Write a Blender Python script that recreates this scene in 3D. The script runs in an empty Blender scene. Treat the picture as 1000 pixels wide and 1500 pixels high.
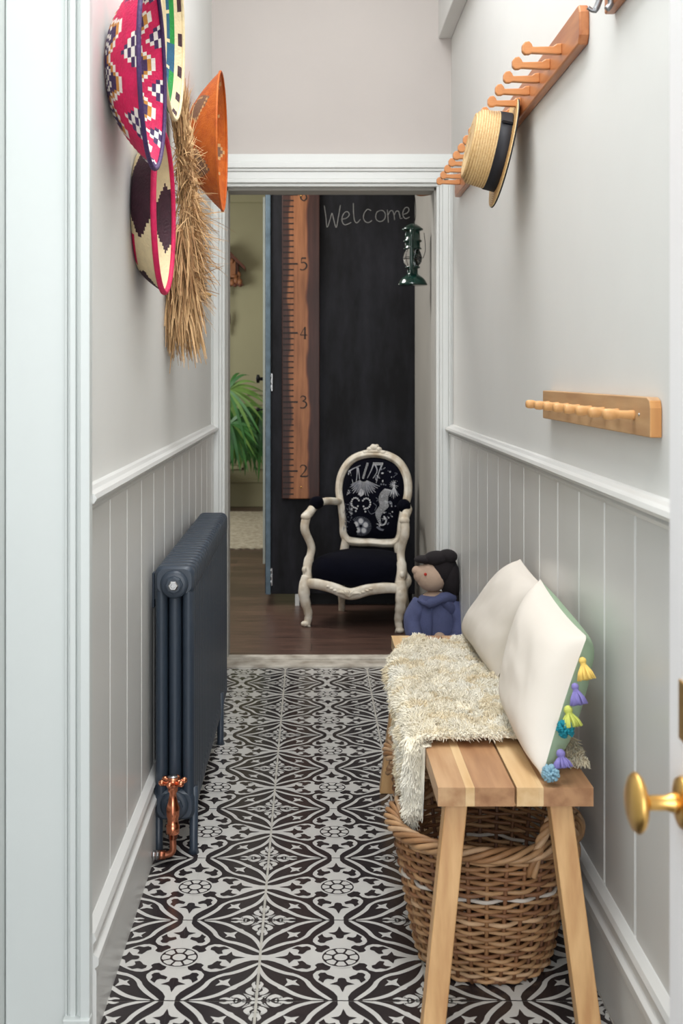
import bpy, math, random
from mathutils import Vector, Matrix, noise
random.seed(7)
PI = math.pi
F = 1720.0; VX = 456.0; VY = 550.0; CH = 1.2
C = bpy.context.scene.collection

def P(px, py, Y):
    return Vector(((px-VX)*Y/F, Y, CH-(py-VY)*Y/F))
def lin(c):
    o = []
    for x in c[:3]:
        x = x/255.0
        o.append(x/12.92 if x <= 0.04045 else ((x+0.055)/1.055)**2.4)
    return (o[0], o[1], o[2], 1.0)

# ------------------------------------------------------------------ materials
def mat(name, col, rough=0.6, metal=0.0, var=0.06, vscale=8.0, bump=0.0, bscale=60.0, stretch=(1,1,1),
        col2=None, ior=None, coat=0.0, trans=0.0, sheen=0.0):
    m = bpy.data.materials.new(name); m.use_nodes = True
    nt = m.node_tree; b = nt.nodes['Principled BSDF']
    b.inputs['Roughness'].default_value = rough; b.inputs['Metallic'].default_value = metal
    b.inputs['Coat Weight'].default_value = coat
    b.inputs['Transmission Weight'].default_value = trans
    if sheen: b.inputs['Sheen Weight'].default_value = sheen
    if ior: b.inputs['IOR'].default_value = ior
    tc = nt.nodes.new('ShaderNodeTexCoord'); mp = nt.nodes.new('ShaderNodeMapping')
    mp.inputs['Scale'].default_value = stretch
    nt.links.new(tc.outputs['Object'], mp.inputs['Vector'])
    n = nt.nodes.new('ShaderNodeTexNoise'); n.inputs['Scale'].default_value = vscale
    n.inputs['Detail'].default_value = 5
    nt.links.new(mp.outputs[0], n.inputs['Vector'])
    r = nt.nodes.new('ShaderNodeValToRGB')
    a = lin(col)
    if col2: d = lin(col2)
    else: d = tuple(x*(1-var*3) for x in a[:3])+(1,)
    r.color_ramp.elements[0].position = 0.3; r.color_ramp.elements[0].color = d
    r.color_ramp.elements[1].position = 0.65; r.color_ramp.elements[1].color = a
    nt.links.new(n.outputs['Fac'], r.inputs['Fac'])
    nt.links.new(r.outputs['Color'], b.inputs['Base Color'])
    if bump:
        n2 = nt.nodes.new('ShaderNodeTexNoise'); n2.inputs['Scale'].default_value = bscale; n2.inputs['Detail'].default_value = 3
        nt.links.new(mp.outputs[0], n2.inputs['Vector'])
        bm = nt.nodes.new('ShaderNodeBump'); bm.inputs['Strength'].default_value = bump; bm.inputs['Distance'].default_value = 0.005
        nt.links.new(n2.outputs['Fac'], bm.inputs['Height']); nt.links.new(bm.outputs[0], b.inputs['Normal'])
    return m

M = {}
M['wall'] = mat('wall_paint', (222,221,217), 0.75, var=0.012, vscale=2.5, bump=0.12, bscale=14)
M['rear'] = mat('rear_paint_darkened', (196,188,182), 0.75, var=0.012, vscale=2.5, bump=0.08, bscale=14)  # same paint as the walls, colour darkened to offset the frontal light
M['panel'] = mat('wainscot_paint', (218,217,213), 0.32, var=0.015, vscale=3, bump=0.05, bscale=20)
M['gloss'] = mat('white_gloss_paint', (224,225,221), 0.3, var=0.01, vscale=3, bump=0.03, bscale=30)
M['jamb'] = mat('front_jamb_paint', (214,218,215), 0.35, var=0.01, vscale=3)
M['doorw'] = mat('front_door_paint', (244,240,240), 0.35, var=0.01, vscale=3)
M['sage'] = mat('sage_paint', (164,158,124), 0.6, var=0.03, vscale=2)
M['greyw'] = mat('hall_grey_paint', (168,165,158), 0.7, var=0.03, vscale=3)
M['tile_dark'] = mat('tile_dark_glaze', (49,43,44), 0.22, var=0.05, vscale=12)
M['tile_light'] = mat('tile_light_glaze', (206,203,197), 0.25, var=0.025, vscale=10)
M['grout'] = mat('grout', (192,187,176), 0.9, var=0.08, vscale=20)
M['thresh'] = mat('threshold_stone', (205,198,186), 0.6, var=0.12, vscale=14, col2=(150,140,126))
M['brass'] = mat('aged_brass', (226,180,104), 0.3, 1.0, var=0.05)
M['steel'] = mat('brushed_steel', (190,190,190), 0.3, 1.0, var=0.05)
M['copper'] = mat('copper', (222,140,105), 0.2, 1.0, var=0.04)
M['copperdull'] = mat('dull_copper_pipe', (186,120,92), 0.35, 1.0, var=0.12, vscale=30)
M['rad'] = mat('anthracite_enamel', (50,60,72), 0.38, var=0.02)
M['black'] = mat('black_satin', (16,15,17), 0.6, var=0.03)
M['acacia1'] = mat('acacia_tan', (206,166,124), 0.42, stretch=(14,1.2,14), vscale=3, col2=(178,132,92))
M['acacia2'] = mat('acacia_pale', (232,198,150), 0.42, stretch=(14,1.2,14), vscale=3, col2=(214,172,120))
M['acacia3'] = mat('acacia_brown', (188,142,102), 0.42, stretch=(14,1.2,14), vscale=3, col2=(156,110,76))
M['leg1'] = mat('leg_wood', (224,180,126), 0.45, stretch=(14,14,1.2), vscale=3, col2=(196,146,96))
M['pine'] = mat('varnished_pine_board', (190,124,78), 0.3, stretch=(10,1.0,10), vscale=4, col2=(158,92,54))
M['pineend'] = mat('varnished_pine_end', (176,92,40), 0.25, stretch=(10,10,1), vscale=4, col2=(140,66,26))
M['peg'] = mat('peg_beech', (212,146,90), 0.35, stretch=(1,12,12), vscale=5, col2=(186,116,64))
M['peg2'] = mat('pale_peg_wood', (222,170,112), 0.5, stretch=(1,12,12), vscale=5, col2=(200,146,90))
M['paleboard'] = mat('pale_peg_board', (196,156,112), 0.5, stretch=(10,1.0,10), vscale=4, col2=(172,130,90))
M['paleend'] = mat('pale_board_end', (216,160,96), 0.45, stretch=(8,8,1), vscale=4, col2=(196,136,78))
M['steel2'] = mat('pewter', (150,150,152), 0.35, 0.9, var=0.1)
M['straw'] = mat('boater_straw', (232,200,146), 0.42, vscale=160, col2=(212,174,116), bump=0.5, bscale=260)
M['straw2'] = mat('boater_straw_ridge_shade', (196,156,100), 0.5, vscale=160, col2=(176,134,82), bump=0.5, bscale=260)  # darker rings paint in the shading of the plait ridges
M['ribbon'] = mat('navy_ribbon', (18,17,26), 0.6, var=0.05)
M['raffia'] = mat('dried_raffia', (214,176,128), 0.8, vscale=18, col2=(184,144,98))
M['raffia2'] = mat('dried_raffia_dark', (182,140,96), 0.8, vscale=18, col2=(146,106,70))
M['pink'] = mat('dyed_fibre_pink', (214,18,86), 0.65, vscale=40, var=0.08, bump=0.5, bscale=160)
M['purple'] = mat('dyed_fibre_purple', (66,40,92), 0.6, vscale=40, var=0.1, bump=0.5, bscale=160)
M['fwhite'] = mat('dyed_fibre_white', (238,232,222), 0.7, vscale=40, var=0.03, bump=0.4, bscale=160)
M['ochre'] = mat('dyed_fibre_ochre', (206,142,60), 0.7, vscale=40, var=0.06, bump=0.4, bscale=160)
M['cream'] = mat('fibre_cream', (228,208,166), 0.7, vscale=40, var=0.04, bump=0.5, bscale=160)
M['maroon'] = mat('dyed_fibre_maroon', (62,28,42), 0.6, vscale=40, var=0.1, bump=0.5, bscale=160)
M['fgreen'] = mat('dyed_fibre_green', (26,140,58), 0.65, vscale=40, var=0.08, bump=0.5, bscale=160)
M['fblue'] = mat('dyed_fibre_blue', (34,92,122), 0.65, vscale=40, var=0.08, bump=0.5, bscale=160)
M['orange'] = mat('dyed_fibre_orange', (206,104,26), 0.55, vscale=30, col2=(184,82,16), bump=0.5, bscale=160)
M['taupe'] = mat('fibre_taupe', (136,100,78), 0.7, vscale=40, var=0.05, bump=0.4, bscale=160)
M['sand'] = mat('fibre_sand', (214,164,110), 0.7, vscale=40, var=0.05, bump=0.4, bscale=160)
M['fleece'] = mat('sheep_fleece', (252,246,230), 0.95, vscale=6, col2=(246,234,206), sheen=0.4)
M['fleece2'] = mat('sheep_fleece_warm', (246,234,206), 0.95, vscale=9, col2=(238,219,180), sheen=0.4)
M['linen'] = mat('cream_linen', (228,219,207), 0.9, vscale=3, var=0.012, bump=0.25, bscale=10)
M['greenlinen'] = mat('sage_linen', (164,186,156), 0.9, vscale=3, var=0.02, bump=0.2, bscale=12)
M['ty'] = mat('tassel_yellow', (240,204,110), 0.9); M['tp'] = mat('tassel_lilac', (138,128,190), 0.9)
M['tl'] = mat('tassel_lime', (208,214,104), 0.9); M['tt'] = mat('tassel_teal', (28,140,156), 0.9)
M['tb'] = mat('tassel_pale_blue', (146,184,200), 0.9); M['tY'] = mat('tassel_strong_yellow', (240,205,40), 0.9)
W = [(188,146,104),(164,120,80),(142,98,66),(204,166,128),(120,82,58)]
for i, w in enumerate(W): M['wick%d' % i] = mat('wicker_%s' % 'abcde'[i], w, 0.55, vscale=25, var=0.1)
M['wickw'] = mat('wicker_bleached', (206,196,184), 0.6, vscale=25, var=0.06)
M['chairp'] = mat('distressed_cream_paint', (232,225,210), 0.5, vscale=18, col2=(190,172,146), bump=0.2, bscale=40)
M['velvet'] = mat('navy_velvet', (7,8,20), 0.9, vscale=12, var=0.1)
M['velvet'].node_tree.nodes['Principled BSDF'].inputs['Specular IOR Level'].default_value = .12
M['velvet'].node_tree.nodes['Principled BSDF'].inputs['Roughness'].default_value = 1
M['print'] = mat('fabric_print_white', (190,190,192), 0.85, var=0.05)
M['printg'] = mat('fabric_print_grey', (104,106,116), 0.85, var=0.05)
M['chalk'] = mat('chalk_line', (150,150,148), 0.95, var=0.1, vscale=60)
M['lantern'] = mat('green_enamel', (8,48,40), 0.18, var=0.02, coat=0.5)
M['wire'] = mat('dark_wire', (30,28,28), 0.5, 0.6)
M['teal'] = mat('blue_grey_door_paint', (98,118,132), 0.5, vscale=20, col2=(76,94,106))
M['silverline'] = mat('pale_door_edge', (196,204,196), 0.45)
M['coat'] = mat('blue_wool', (84,90,126), 0.95, vscale=30, var=0.06, bump=0.4, bscale=200)
M['coatd'] = mat('blue_wool_dark_seam', (64,70,104), 0.95, vscale=30, var=0.06)  # darker blue for the coat seam
M['felt'] = mat('beige_felt', (196,168,146), 0.95, vscale=20, var=0.04, bump=0.3, bscale=120)
M['darkfelt'] = mat('dark_brown_felt', (26,19,22), 0.95, vscale=20, var=0.06)
M['red'] = mat('red_thread', (190,50,36), 0.7)
M['leaf'] = mat('palm_leaf', (66,124,52), 0.4, vscale=6, col2=(34,84,36))
M['leaf2'] = mat('palm_leaf_light', (130,168,84), 0.4, vscale=6, col2=(96,140,60))
M['pot'] = mat('grey_pot', (150,148,138), 0.7); M['soil'] = mat('soil', (50,38,30), 0.95)
M['clockw'] = mat('carved_walnut', (100,50,28), 0.45, vscale=20, var=0.12)
M['clockl'] = mat('carved_limewood', (150,96,58), 0.5, vscale=20, var=0.08)
M['digit'] = mat('ruler_ink', (24,14,12), 0.6)

def nodes_glass():
    m = bpy.data.materials.new('lantern_glass'); m.use_nodes = True
    b = m.node_tree.nodes['Principled BSDF']; b.inputs['Transmission Weight'].default_value = 1
    b.inputs['Roughness'].default_value = 0.03; b.inputs['IOR'].default_value = 1.2
    return m
M['glass'] = nodes_glass()

def wood_floor():
    m = bpy.data.materials.new('dark_oak_boards'); m.use_nodes = True; nt = m.node_tree
    b = nt.nodes['Principled BSDF']; b.inputs['Roughness'].default_value = 0.33
    tc = nt.nodes.new('ShaderNodeTexCoord'); br = nt.nodes.new('ShaderNodeTexBrick')
    br.inputs['Scale'].default_value = 1.0; br.inputs['Brick Width'].default_value = 1.3; br.inputs['Row Height'].default_value = 0.125
    br.inputs['Mortar Size'].default_value = 0.0016; br.offset = 0.37
    br.inputs['Color1'].default_value = lin((104,80,70)); br.inputs['Color2'].default_value = lin((78,58,52)); br.inputs['Mortar'].default_value = lin((26,18,16))
    nt.links.new(tc.outputs['Object'], br.inputs['Vector'])
    mp = nt.nodes.new('ShaderNodeMapping'); mp.inputs['Scale'].default_value = (1.2,14,1)
    nt.links.new(tc.outputs['Object'], mp.inputs['Vector'])
    n = nt.nodes.new('ShaderNodeTexNoise'); n.inputs['Scale'].default_value = 4; n.inputs['Detail'].default_value = 6
    nt.links.new(mp.outputs[0], n.inputs['Vector'])
    r = nt.nodes.new('ShaderNodeValToRGB'); r.color_ramp.elements[0].color = (.45,.45,.45,1); r.color_ramp.elements[1].color = (1.25,1.2,1.15,1)
    r.color_ramp.elements[0].position = .3; r.color_ramp.elements[1].position = .7
    nt.links.new(n.outputs['Fac'], r.inputs['Fac'])
    mx = nt.nodes.new('ShaderNodeMixRGB'); mx.blend_type = 'MULTIPLY'; mx.inputs['Fac'].default_value = 1
    nt.links.new(br.outputs['Color'], mx.inputs['Color1']); nt.links.new(r.outputs['Color'], mx.inputs['Color2'])
    nt.links.new(mx.outputs[0], b.inputs['Base Color'])
    return m
M['boards'] = wood_floor()

def chalkboard():
    m = bpy.data.materials.new('chalkboard_paint'); m.use_nodes = True; nt = m.node_tree
    b = nt.nodes['Principled BSDF']; b.inputs['Roughness'].default_value = 0.7; b.inputs['Specular IOR Level'].default_value = .25
    tc = nt.nodes.new('ShaderNodeTexCoord'); mp = nt.nodes.new('ShaderNodeMapping'); mp.inputs['Scale'].default_value = (3,3,0.9)
    nt.links.new(tc.outputs['Object'], mp.inputs['Vector'])
    n = nt.nodes.new('ShaderNodeTexNoise'); n.inputs['Scale'].default_value = 1.7; n.inputs['Detail'].default_value = 9; n.inputs['Roughness'].default_value = .65
    nt.links.new(mp.outputs[0], n.inputs['Vector'])
    r = nt.nodes.new('ShaderNodeValToRGB')
    r.color_ramp.elements[0].position = .4; r.color_ramp.elements[0].color = lin((17,17,20))
    r.color_ramp.elements[1].position = .78; r.color_ramp.elements[1].color = lin((52,53,60))
    nt.links.new(n.outputs['Fac'], r.inputs['Fac']); nt.links.new(r.outputs['Color'], b.inputs['Base Color'])
    return m
M['board'] = chalkboard()

def ruler_wood():
    m = bpy.data.materials.new('live_edge_pine'); m.use_nodes = True; nt = m.node_tree
    b = nt.nodes['Principled BSDF']; b.inputs['Roughness'].default_value = 0.5
    tc = nt.nodes.new('ShaderNodeTexCoord'); sp = nt.nodes.new('ShaderNodeSeparateXYZ')
    nt.links.new(tc.outputs['Object'], sp.inputs[0])
    n = nt.nodes.new('ShaderNodeTexNoise'); n.inputs['Scale'].default_value = 3.0; n.inputs['Detail'].default_value = 2
    mp = nt.nodes.new('ShaderNodeMapping'); mp.inputs['Scale'].default_value = (0.4,1,1.1)
    nt.links.new(tc.outputs['Object'], mp.inputs[0]); nt.links.new(mp.outputs[0], n.inputs['Vector'])
    a = nt.nodes.new('ShaderNodeMath'); a.operation = 'MULTIPLY_ADD'; a.inputs[1].default_value = 0.09
    nt.links.new(n.outputs['Fac'], a.inputs[0]); nt.links.new(sp.outputs['X'], a.inputs[2])
    r = nt.nodes.new('ShaderNodeValToRGB'); cr = r.color_ramp
    cr.elements[0].position = 0.0; cr.elements[0].color = lin((58,30,24))
    cr.elements[1].position = 1.0; cr.elements[1].color = lin((62,34,28))
    for p, c in ((.19,(66,34,26)),(.25,(156,100,64)),(.66,(162,106,68)),(.70,(110,62,42)),(.73,(66,36,30))):
        e = cr.elements.new(p); e.color = lin(c)
    mr = nt.nodes.new('ShaderNodeMapRange'); mr.inputs['From Min'].default_value = -0.008; mr.inputs['From Max'].default_value = 0.190
    nt.links.new(a.outputs[0], mr.inputs['Value']); nt.links.new(mr.outputs[0], r.inputs['Fac'])
    w = nt.nodes.new('ShaderNodeTexNoise'); w.inputs['Scale'].default_value = 6; w.inputs['Detail'].default_value = 5
    mp2 = nt.nodes.new('ShaderNodeMapping'); mp2.inputs['Scale'].default_value = (9,1,0.7)
    nt.links.new(tc.outputs['Object'], mp2.inputs[0]); nt.links.new(mp2.outputs[0], w.inputs['Vector'])
    r2 = nt.nodes.new('ShaderNodeValToRGB'); r2.color_ramp.elements[0].color = (.6,.55,.5,1); r2.color_ramp.elements[1].color = (1.15,1.15,1.1,1)
    r2.color_ramp.elements[0].position = .3; r2.color_ramp.elements[1].position = .7
    nt.links.new(w.outputs['Fac'], r2.inputs['Fac'])
    mx = nt.nodes.new('ShaderNodeMixRGB'); mx.blend_type = 'MULTIPLY'; mx.inputs['Fac'].default_value = 1
    nt.links.new(r.outputs['Color'], mx.inputs['Color1']); nt.links.new(r2.outputs['Color'], mx.inputs['Color2'])
    nt.links.new(mx.outputs[0], b.inputs['Base Color'])
    return m
M['ruler'] = ruler_wood()

def jute():
    m = mat('jute_weave', (206,196,172), 0.95, vscale=30, col2=(160,146,122))
    nt = m.node_tree; b = nt.nodes['Principled BSDF']
    tc = nt.nodes.new('ShaderNodeTexCoord'); w = nt.nodes.new('ShaderNodeTexWave'); w.inputs['Scale'].default_value = 12; w.bands_direction = 'DIAGONAL'
    w.inputs['Distortion'].default_value = 1.5
    nt.links.new(tc.outputs['Object'], w.inputs['Vector'])
    bm = nt.nodes.new('ShaderNodeBump'); bm.inputs['Strength'].default_value = 0.9; bm.inputs['Distance'].default_value = .01
    nt.links.new(w.outputs['Fac'], bm.inputs['Height']); nt.links.new(bm.outputs[0], b.inputs['Normal'])
    mx = nt.nodes.new('ShaderNodeMixRGB'); mx.blend_type = 'MULTIPLY'; mx.inputs['Fac'].default_value = .35
    src = b.inputs['Base Color'].links[0].from_socket
    nt.links.new(src, mx.inputs['Color1']); nt.links.new(w.outputs['Color'], mx.inputs['Color2']); nt.links.new(mx.outputs[0], b.inputs['Base Color'])
    return m
M['jute'] = jute()

# ------------------------------------------------------------------ mesh builder
WL = {}
class MB:
    def __init__(s, xf=None): s.v = []; s.f = []; s.mi = []; s.sm = []; s.xf = xf
    def add(s, vs, fs, mi=0, smooth=False):
        o = len(s.v)
        for p in vs:
            p = Vector(p)
            s.v.append(s.xf @ p if s.xf else p)
        for k, f in enumerate(fs):
            s.f.append(tuple(i+o for i in f)); s.mi.append(mi[k] if isinstance(mi, (list,tuple)) else mi); s.sm.append(smooth)
    def box(s, x0, x1, y0, y1, z0, z1, mi=0):
        vs = [(x,y,z) for x in (x0,x1) for y in (y0,y1) for z in (z0,z1)]
        s.add(vs, [(0,1,3,2),(4,6,7,5),(0,4,5,1),(2,3,7,6),(0,2,6,4),(1,5,7,3)], mi)
    def hexa(s, a, b, mi=0):      # a,b: 4 corners each (bottom loop, top loop)
        s.add(list(a)+list(b), [(3,2,1,0),(4,5,6,7),(0,1,5,4),(1,2,6,5),(2,3,7,6),(3,0,4,7)], mi)
    def tube(s, pts, rad, n=8, mi=0, cap=True, flat=1.0, ref=None, closed=False, smooth=True):
        pts = [Vector(p) for p in pts]; N = len(pts)
        if not isinstance(rad, (list,tuple)): rad = [rad]*N
        vs = []; nrm = None
        for i in range(N):
            if closed: t = pts[(i+1) % N]-pts[i-1]
            else: t = pts[min(i+1,N-1)]-pts[max(i-1,0)]
            if t.length < 1e-9: t = Vector((0,0,1))
            t.normalize()
            if nrm is None:
                r = Vector(ref) if ref else (Vector((0,0,1)) if abs(t.z) < .9 else Vector((1,0,0)))
                nrm = r - t*r.dot(t)
            else: nrm = nrm - t*nrm.dot(t)
            if nrm.length < 1e-6: nrm = t.orthogonal()
            nrm.normalize(); bn = t.cross(nrm)
            for k in range(n):
                a = 2*PI*k/n
                vs.append(pts[i]+nrm*(math.cos(a)*rad[i])+bn*(math.sin(a)*rad[i]*flat))
        fs = []
        for i in range(N if closed else N-1):
            j = (i+1) % N
            for k in range(n):
                l = (k+1) % n
                fs.append((i*n+k, i*n+l, j*n+l, j*n+k))
        if cap and not closed:
            fs.append(tuple(range(n-1,-1,-1))); fs.append(tuple((N-1)*n+k for k in range(n)))
        s.add(vs, fs, mi, smooth)
    def lathe(s, prof, o, ax=(0,0,1), n=32, mi=0, smooth=True, capa=True, capb=True, scl=(1,1), refv=None):
        ax = Vector(ax).normalized(); r = Vector(refv) if refv else (Vector((1,0,0)) if abs(ax.x) < .9 else Vector((0,0,1)))
        u = (r-ax*r.dot(ax)).normalized(); w = ax.cross(u); o = Vector(o); vs = []
        for (rr, h) in prof:
            for k in range(n):
                a = 2*PI*k/n
                vs.append(o+ax*h+u*(math.cos(a)*rr*scl[0])+w*(math.sin(a)*rr*scl[1]))
        fs = []; ms = []
        for i in range(len(prof)-1):
            for k in range(n):
                l = (k+1) % n
                fs.append((i*n+k, i*n+l, (i+1)*n+l, (i+1)*n+k)); ms.append(mi(i,k) if callable(mi) else mi)
        if capa and prof[0][0] > 1e-5: fs.append(tuple(range(n-1,-1,-1))); ms.append(mi(0,0) if callable(mi) else mi)
        if capb and prof[-1][0] > 1e-5: fs.append(tuple((len(prof)-1)*n+k for k in range(n))); ms.append(mi(len(prof)-2,0) if callable(mi) else mi)
        s.add(vs, fs, ms, smooth)
    def prism(s, poly, fn, d0, d1, mi=0):      # poly 2d, fn(u,v,d)->3d
        n = len(poly)
        vs = [fn(u,v,d0) for u,v in poly]+[fn(u,v,d1) for u,v in poly]
        fs = [tuple(range(n-1,-1,-1)), tuple(range(n,2*n))]+[(i,(i+1)%n,(i+1)%n+n,i+n) for i in range(n)]
        s.add(vs, fs, mi)
    def ball(s, c, r, mi=0, n=14, m=9, xf3=None):
        c = Vector(c); r = Vector(r) if hasattr(r,'__len__') else Vector((r,r,r)); vs = []; fs = []
        for i in range(m+1):
            th = PI*i/m
            for k in range(n):
                a = 2*PI*k/n
                d = Vector((r.x*math.sin(th)*math.cos(a), r.y*math.sin(th)*math.sin(a), r.z*math.cos(th)))
                if xf3: d = xf3 @ d
                vs.append(c+d)
        for i in range(m):
            for k in range(n):
                l = (k+1) % n; fs.append((i*n+k,(i+1)*n+k,(i+1)*n+l,i*n+l))
        s.add(vs, fs, mi, True)
    def build(s, name, mats, parent=None, origin=None, bevel=0, seg=2, subd=0, solid=0):
        if not isinstance(mats, (list,tuple)): mats = [mats]
        off = WL[parent.name] if parent else Vector(origin if origin is not None else (0,0,0))
        me = bpy.data.meshes.new(name)
        me.from_pydata([tuple(p-off) for p in s.v], [], s.f)
        for m in mats: me.materials.append(m)
        me.polygons.foreach_set('material_index', s.mi); me.polygons.foreach_set('use_smooth', s.sm)
        me.update()
        o = bpy.data.objects.new(name, me); C.objects.link(o)
        if parent: o.parent = parent
        else: o.location = off
        WL[o.name] = off
        if solid:
            md = o.modifiers.new('s','SOLIDIFY'); md.thickness = solid; md.offset = 0
        if bevel:
            md = o.modifiers.new('b','BEVEL'); md.width = bevel; md.segments = seg; md.limit_method = 'ANGLE'; md.angle_limit = math.radians(40)
        if subd:
            md = o.modifiers.new('u','SUBSURF'); md.levels = subd; md.render_levels = subd
        return o
def thing(name, loc, label, cat, group=None):
    o = bpy.data.objects.new(name, None); C.objects.link(o); o.location = loc; o.empty_display_size = .05
    o['label'] = label; o['category'] = cat
    if group: o['group'] = group
    WL[o.name] = Vector(loc); return o
def tag(o, label, cat, group=None):
    o['label'] = label; o['category'] = cat
    if group: o['group'] = group
    return o
def st(o): o['kind'] = 'structure'; return o
def bez(p, n=8):     # catmull-rom through points
    p = [Vector(q) for q in p]; out = []
    for i in range(len(p)-1):
        a = p[max(i-1,0)]; b = p[i]; c = p[i+1]; d = p[min(i+2,len(p)-1)]
        for k in range(n):
            t = k/n
            out.append(0.5*((2*b)+(c-a)*t+(2*a-5*b+4*c-d)*t*t+(3*b-a-3*c+d)*t*t*t))
    out.append(p[-1]); return out
def lerp(a, b, t): return a+(b-a)*t
def stroke(mb, pts, w, fn, mi=0, n=6, smooth=True, cap=True):
    # 2d ribbon; pts list of (x,y); w number or list per control point; fn(x,y)->3d
    P2 = [Vector((p[0],p[1],0)) for p in pts]
    ws = w if isinstance(w,(list,tuple)) else [w]*len(pts)
    if smooth and len(P2) > 2:
        q = bez(P2, n); wl = []
        for i in range(len(P2)-1):
            for k in range(n): wl.append(lerp(ws[i], ws[i+1], k/n))
        wl.append(ws[-1])
    else: q = P2; wl = list(ws)
    vs = []
    for i, p in enumerate(q):
        t = q[min(i+1,len(q)-1)]-q[max(i-1,0)]
        if t.length < 1e-9: t = Vector((1,0,0))
        t.normalize(); nn = Vector((-t.y,t.x,0))*wl[i]/2
        vs += [p+nn, p-nn]
    fs = [(2*i+1,2*i+3,2*i+2,2*i) for i in range(len(q)-1)]
    mb.add([fn(a.x,a.y) for a in vs], fs, mi)
    if cap:
        for p, ww in ((q[0],wl[0]),(q[-1],wl[-1])):
            if ww > 1e-4: disc(mb, p.x, p.y, ww/2, fn, mi, 10)
def disc(mb, x, y, r, fn, mi=0, n=16, r2=None):
    mb.add([fn(x+r*math.cos(2*PI*k/n), y+(r2 or r)*math.sin(2*PI*k/n)) for k in range(n)], [tuple(range(n))], mi)
def ring(mb, x, y, r0, r1, fn, mi=0, n=32):
    vs = []
    for k in range(n):
        a = 2*PI*k/n; vs += [fn(x+r0*math.cos(a), y+r0*math.sin(a)), fn(x+r1*math.cos(a), y+r1*math.sin(a))]
    mb.add(vs, [(2*k,2*k+1,(2*k+3)%(2*n),(2*k+2)%(2*n)) for k in range(n)], mi)

XL, XR = -0.42, 0.59
YR = 4.95
ZC = 3.4
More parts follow.
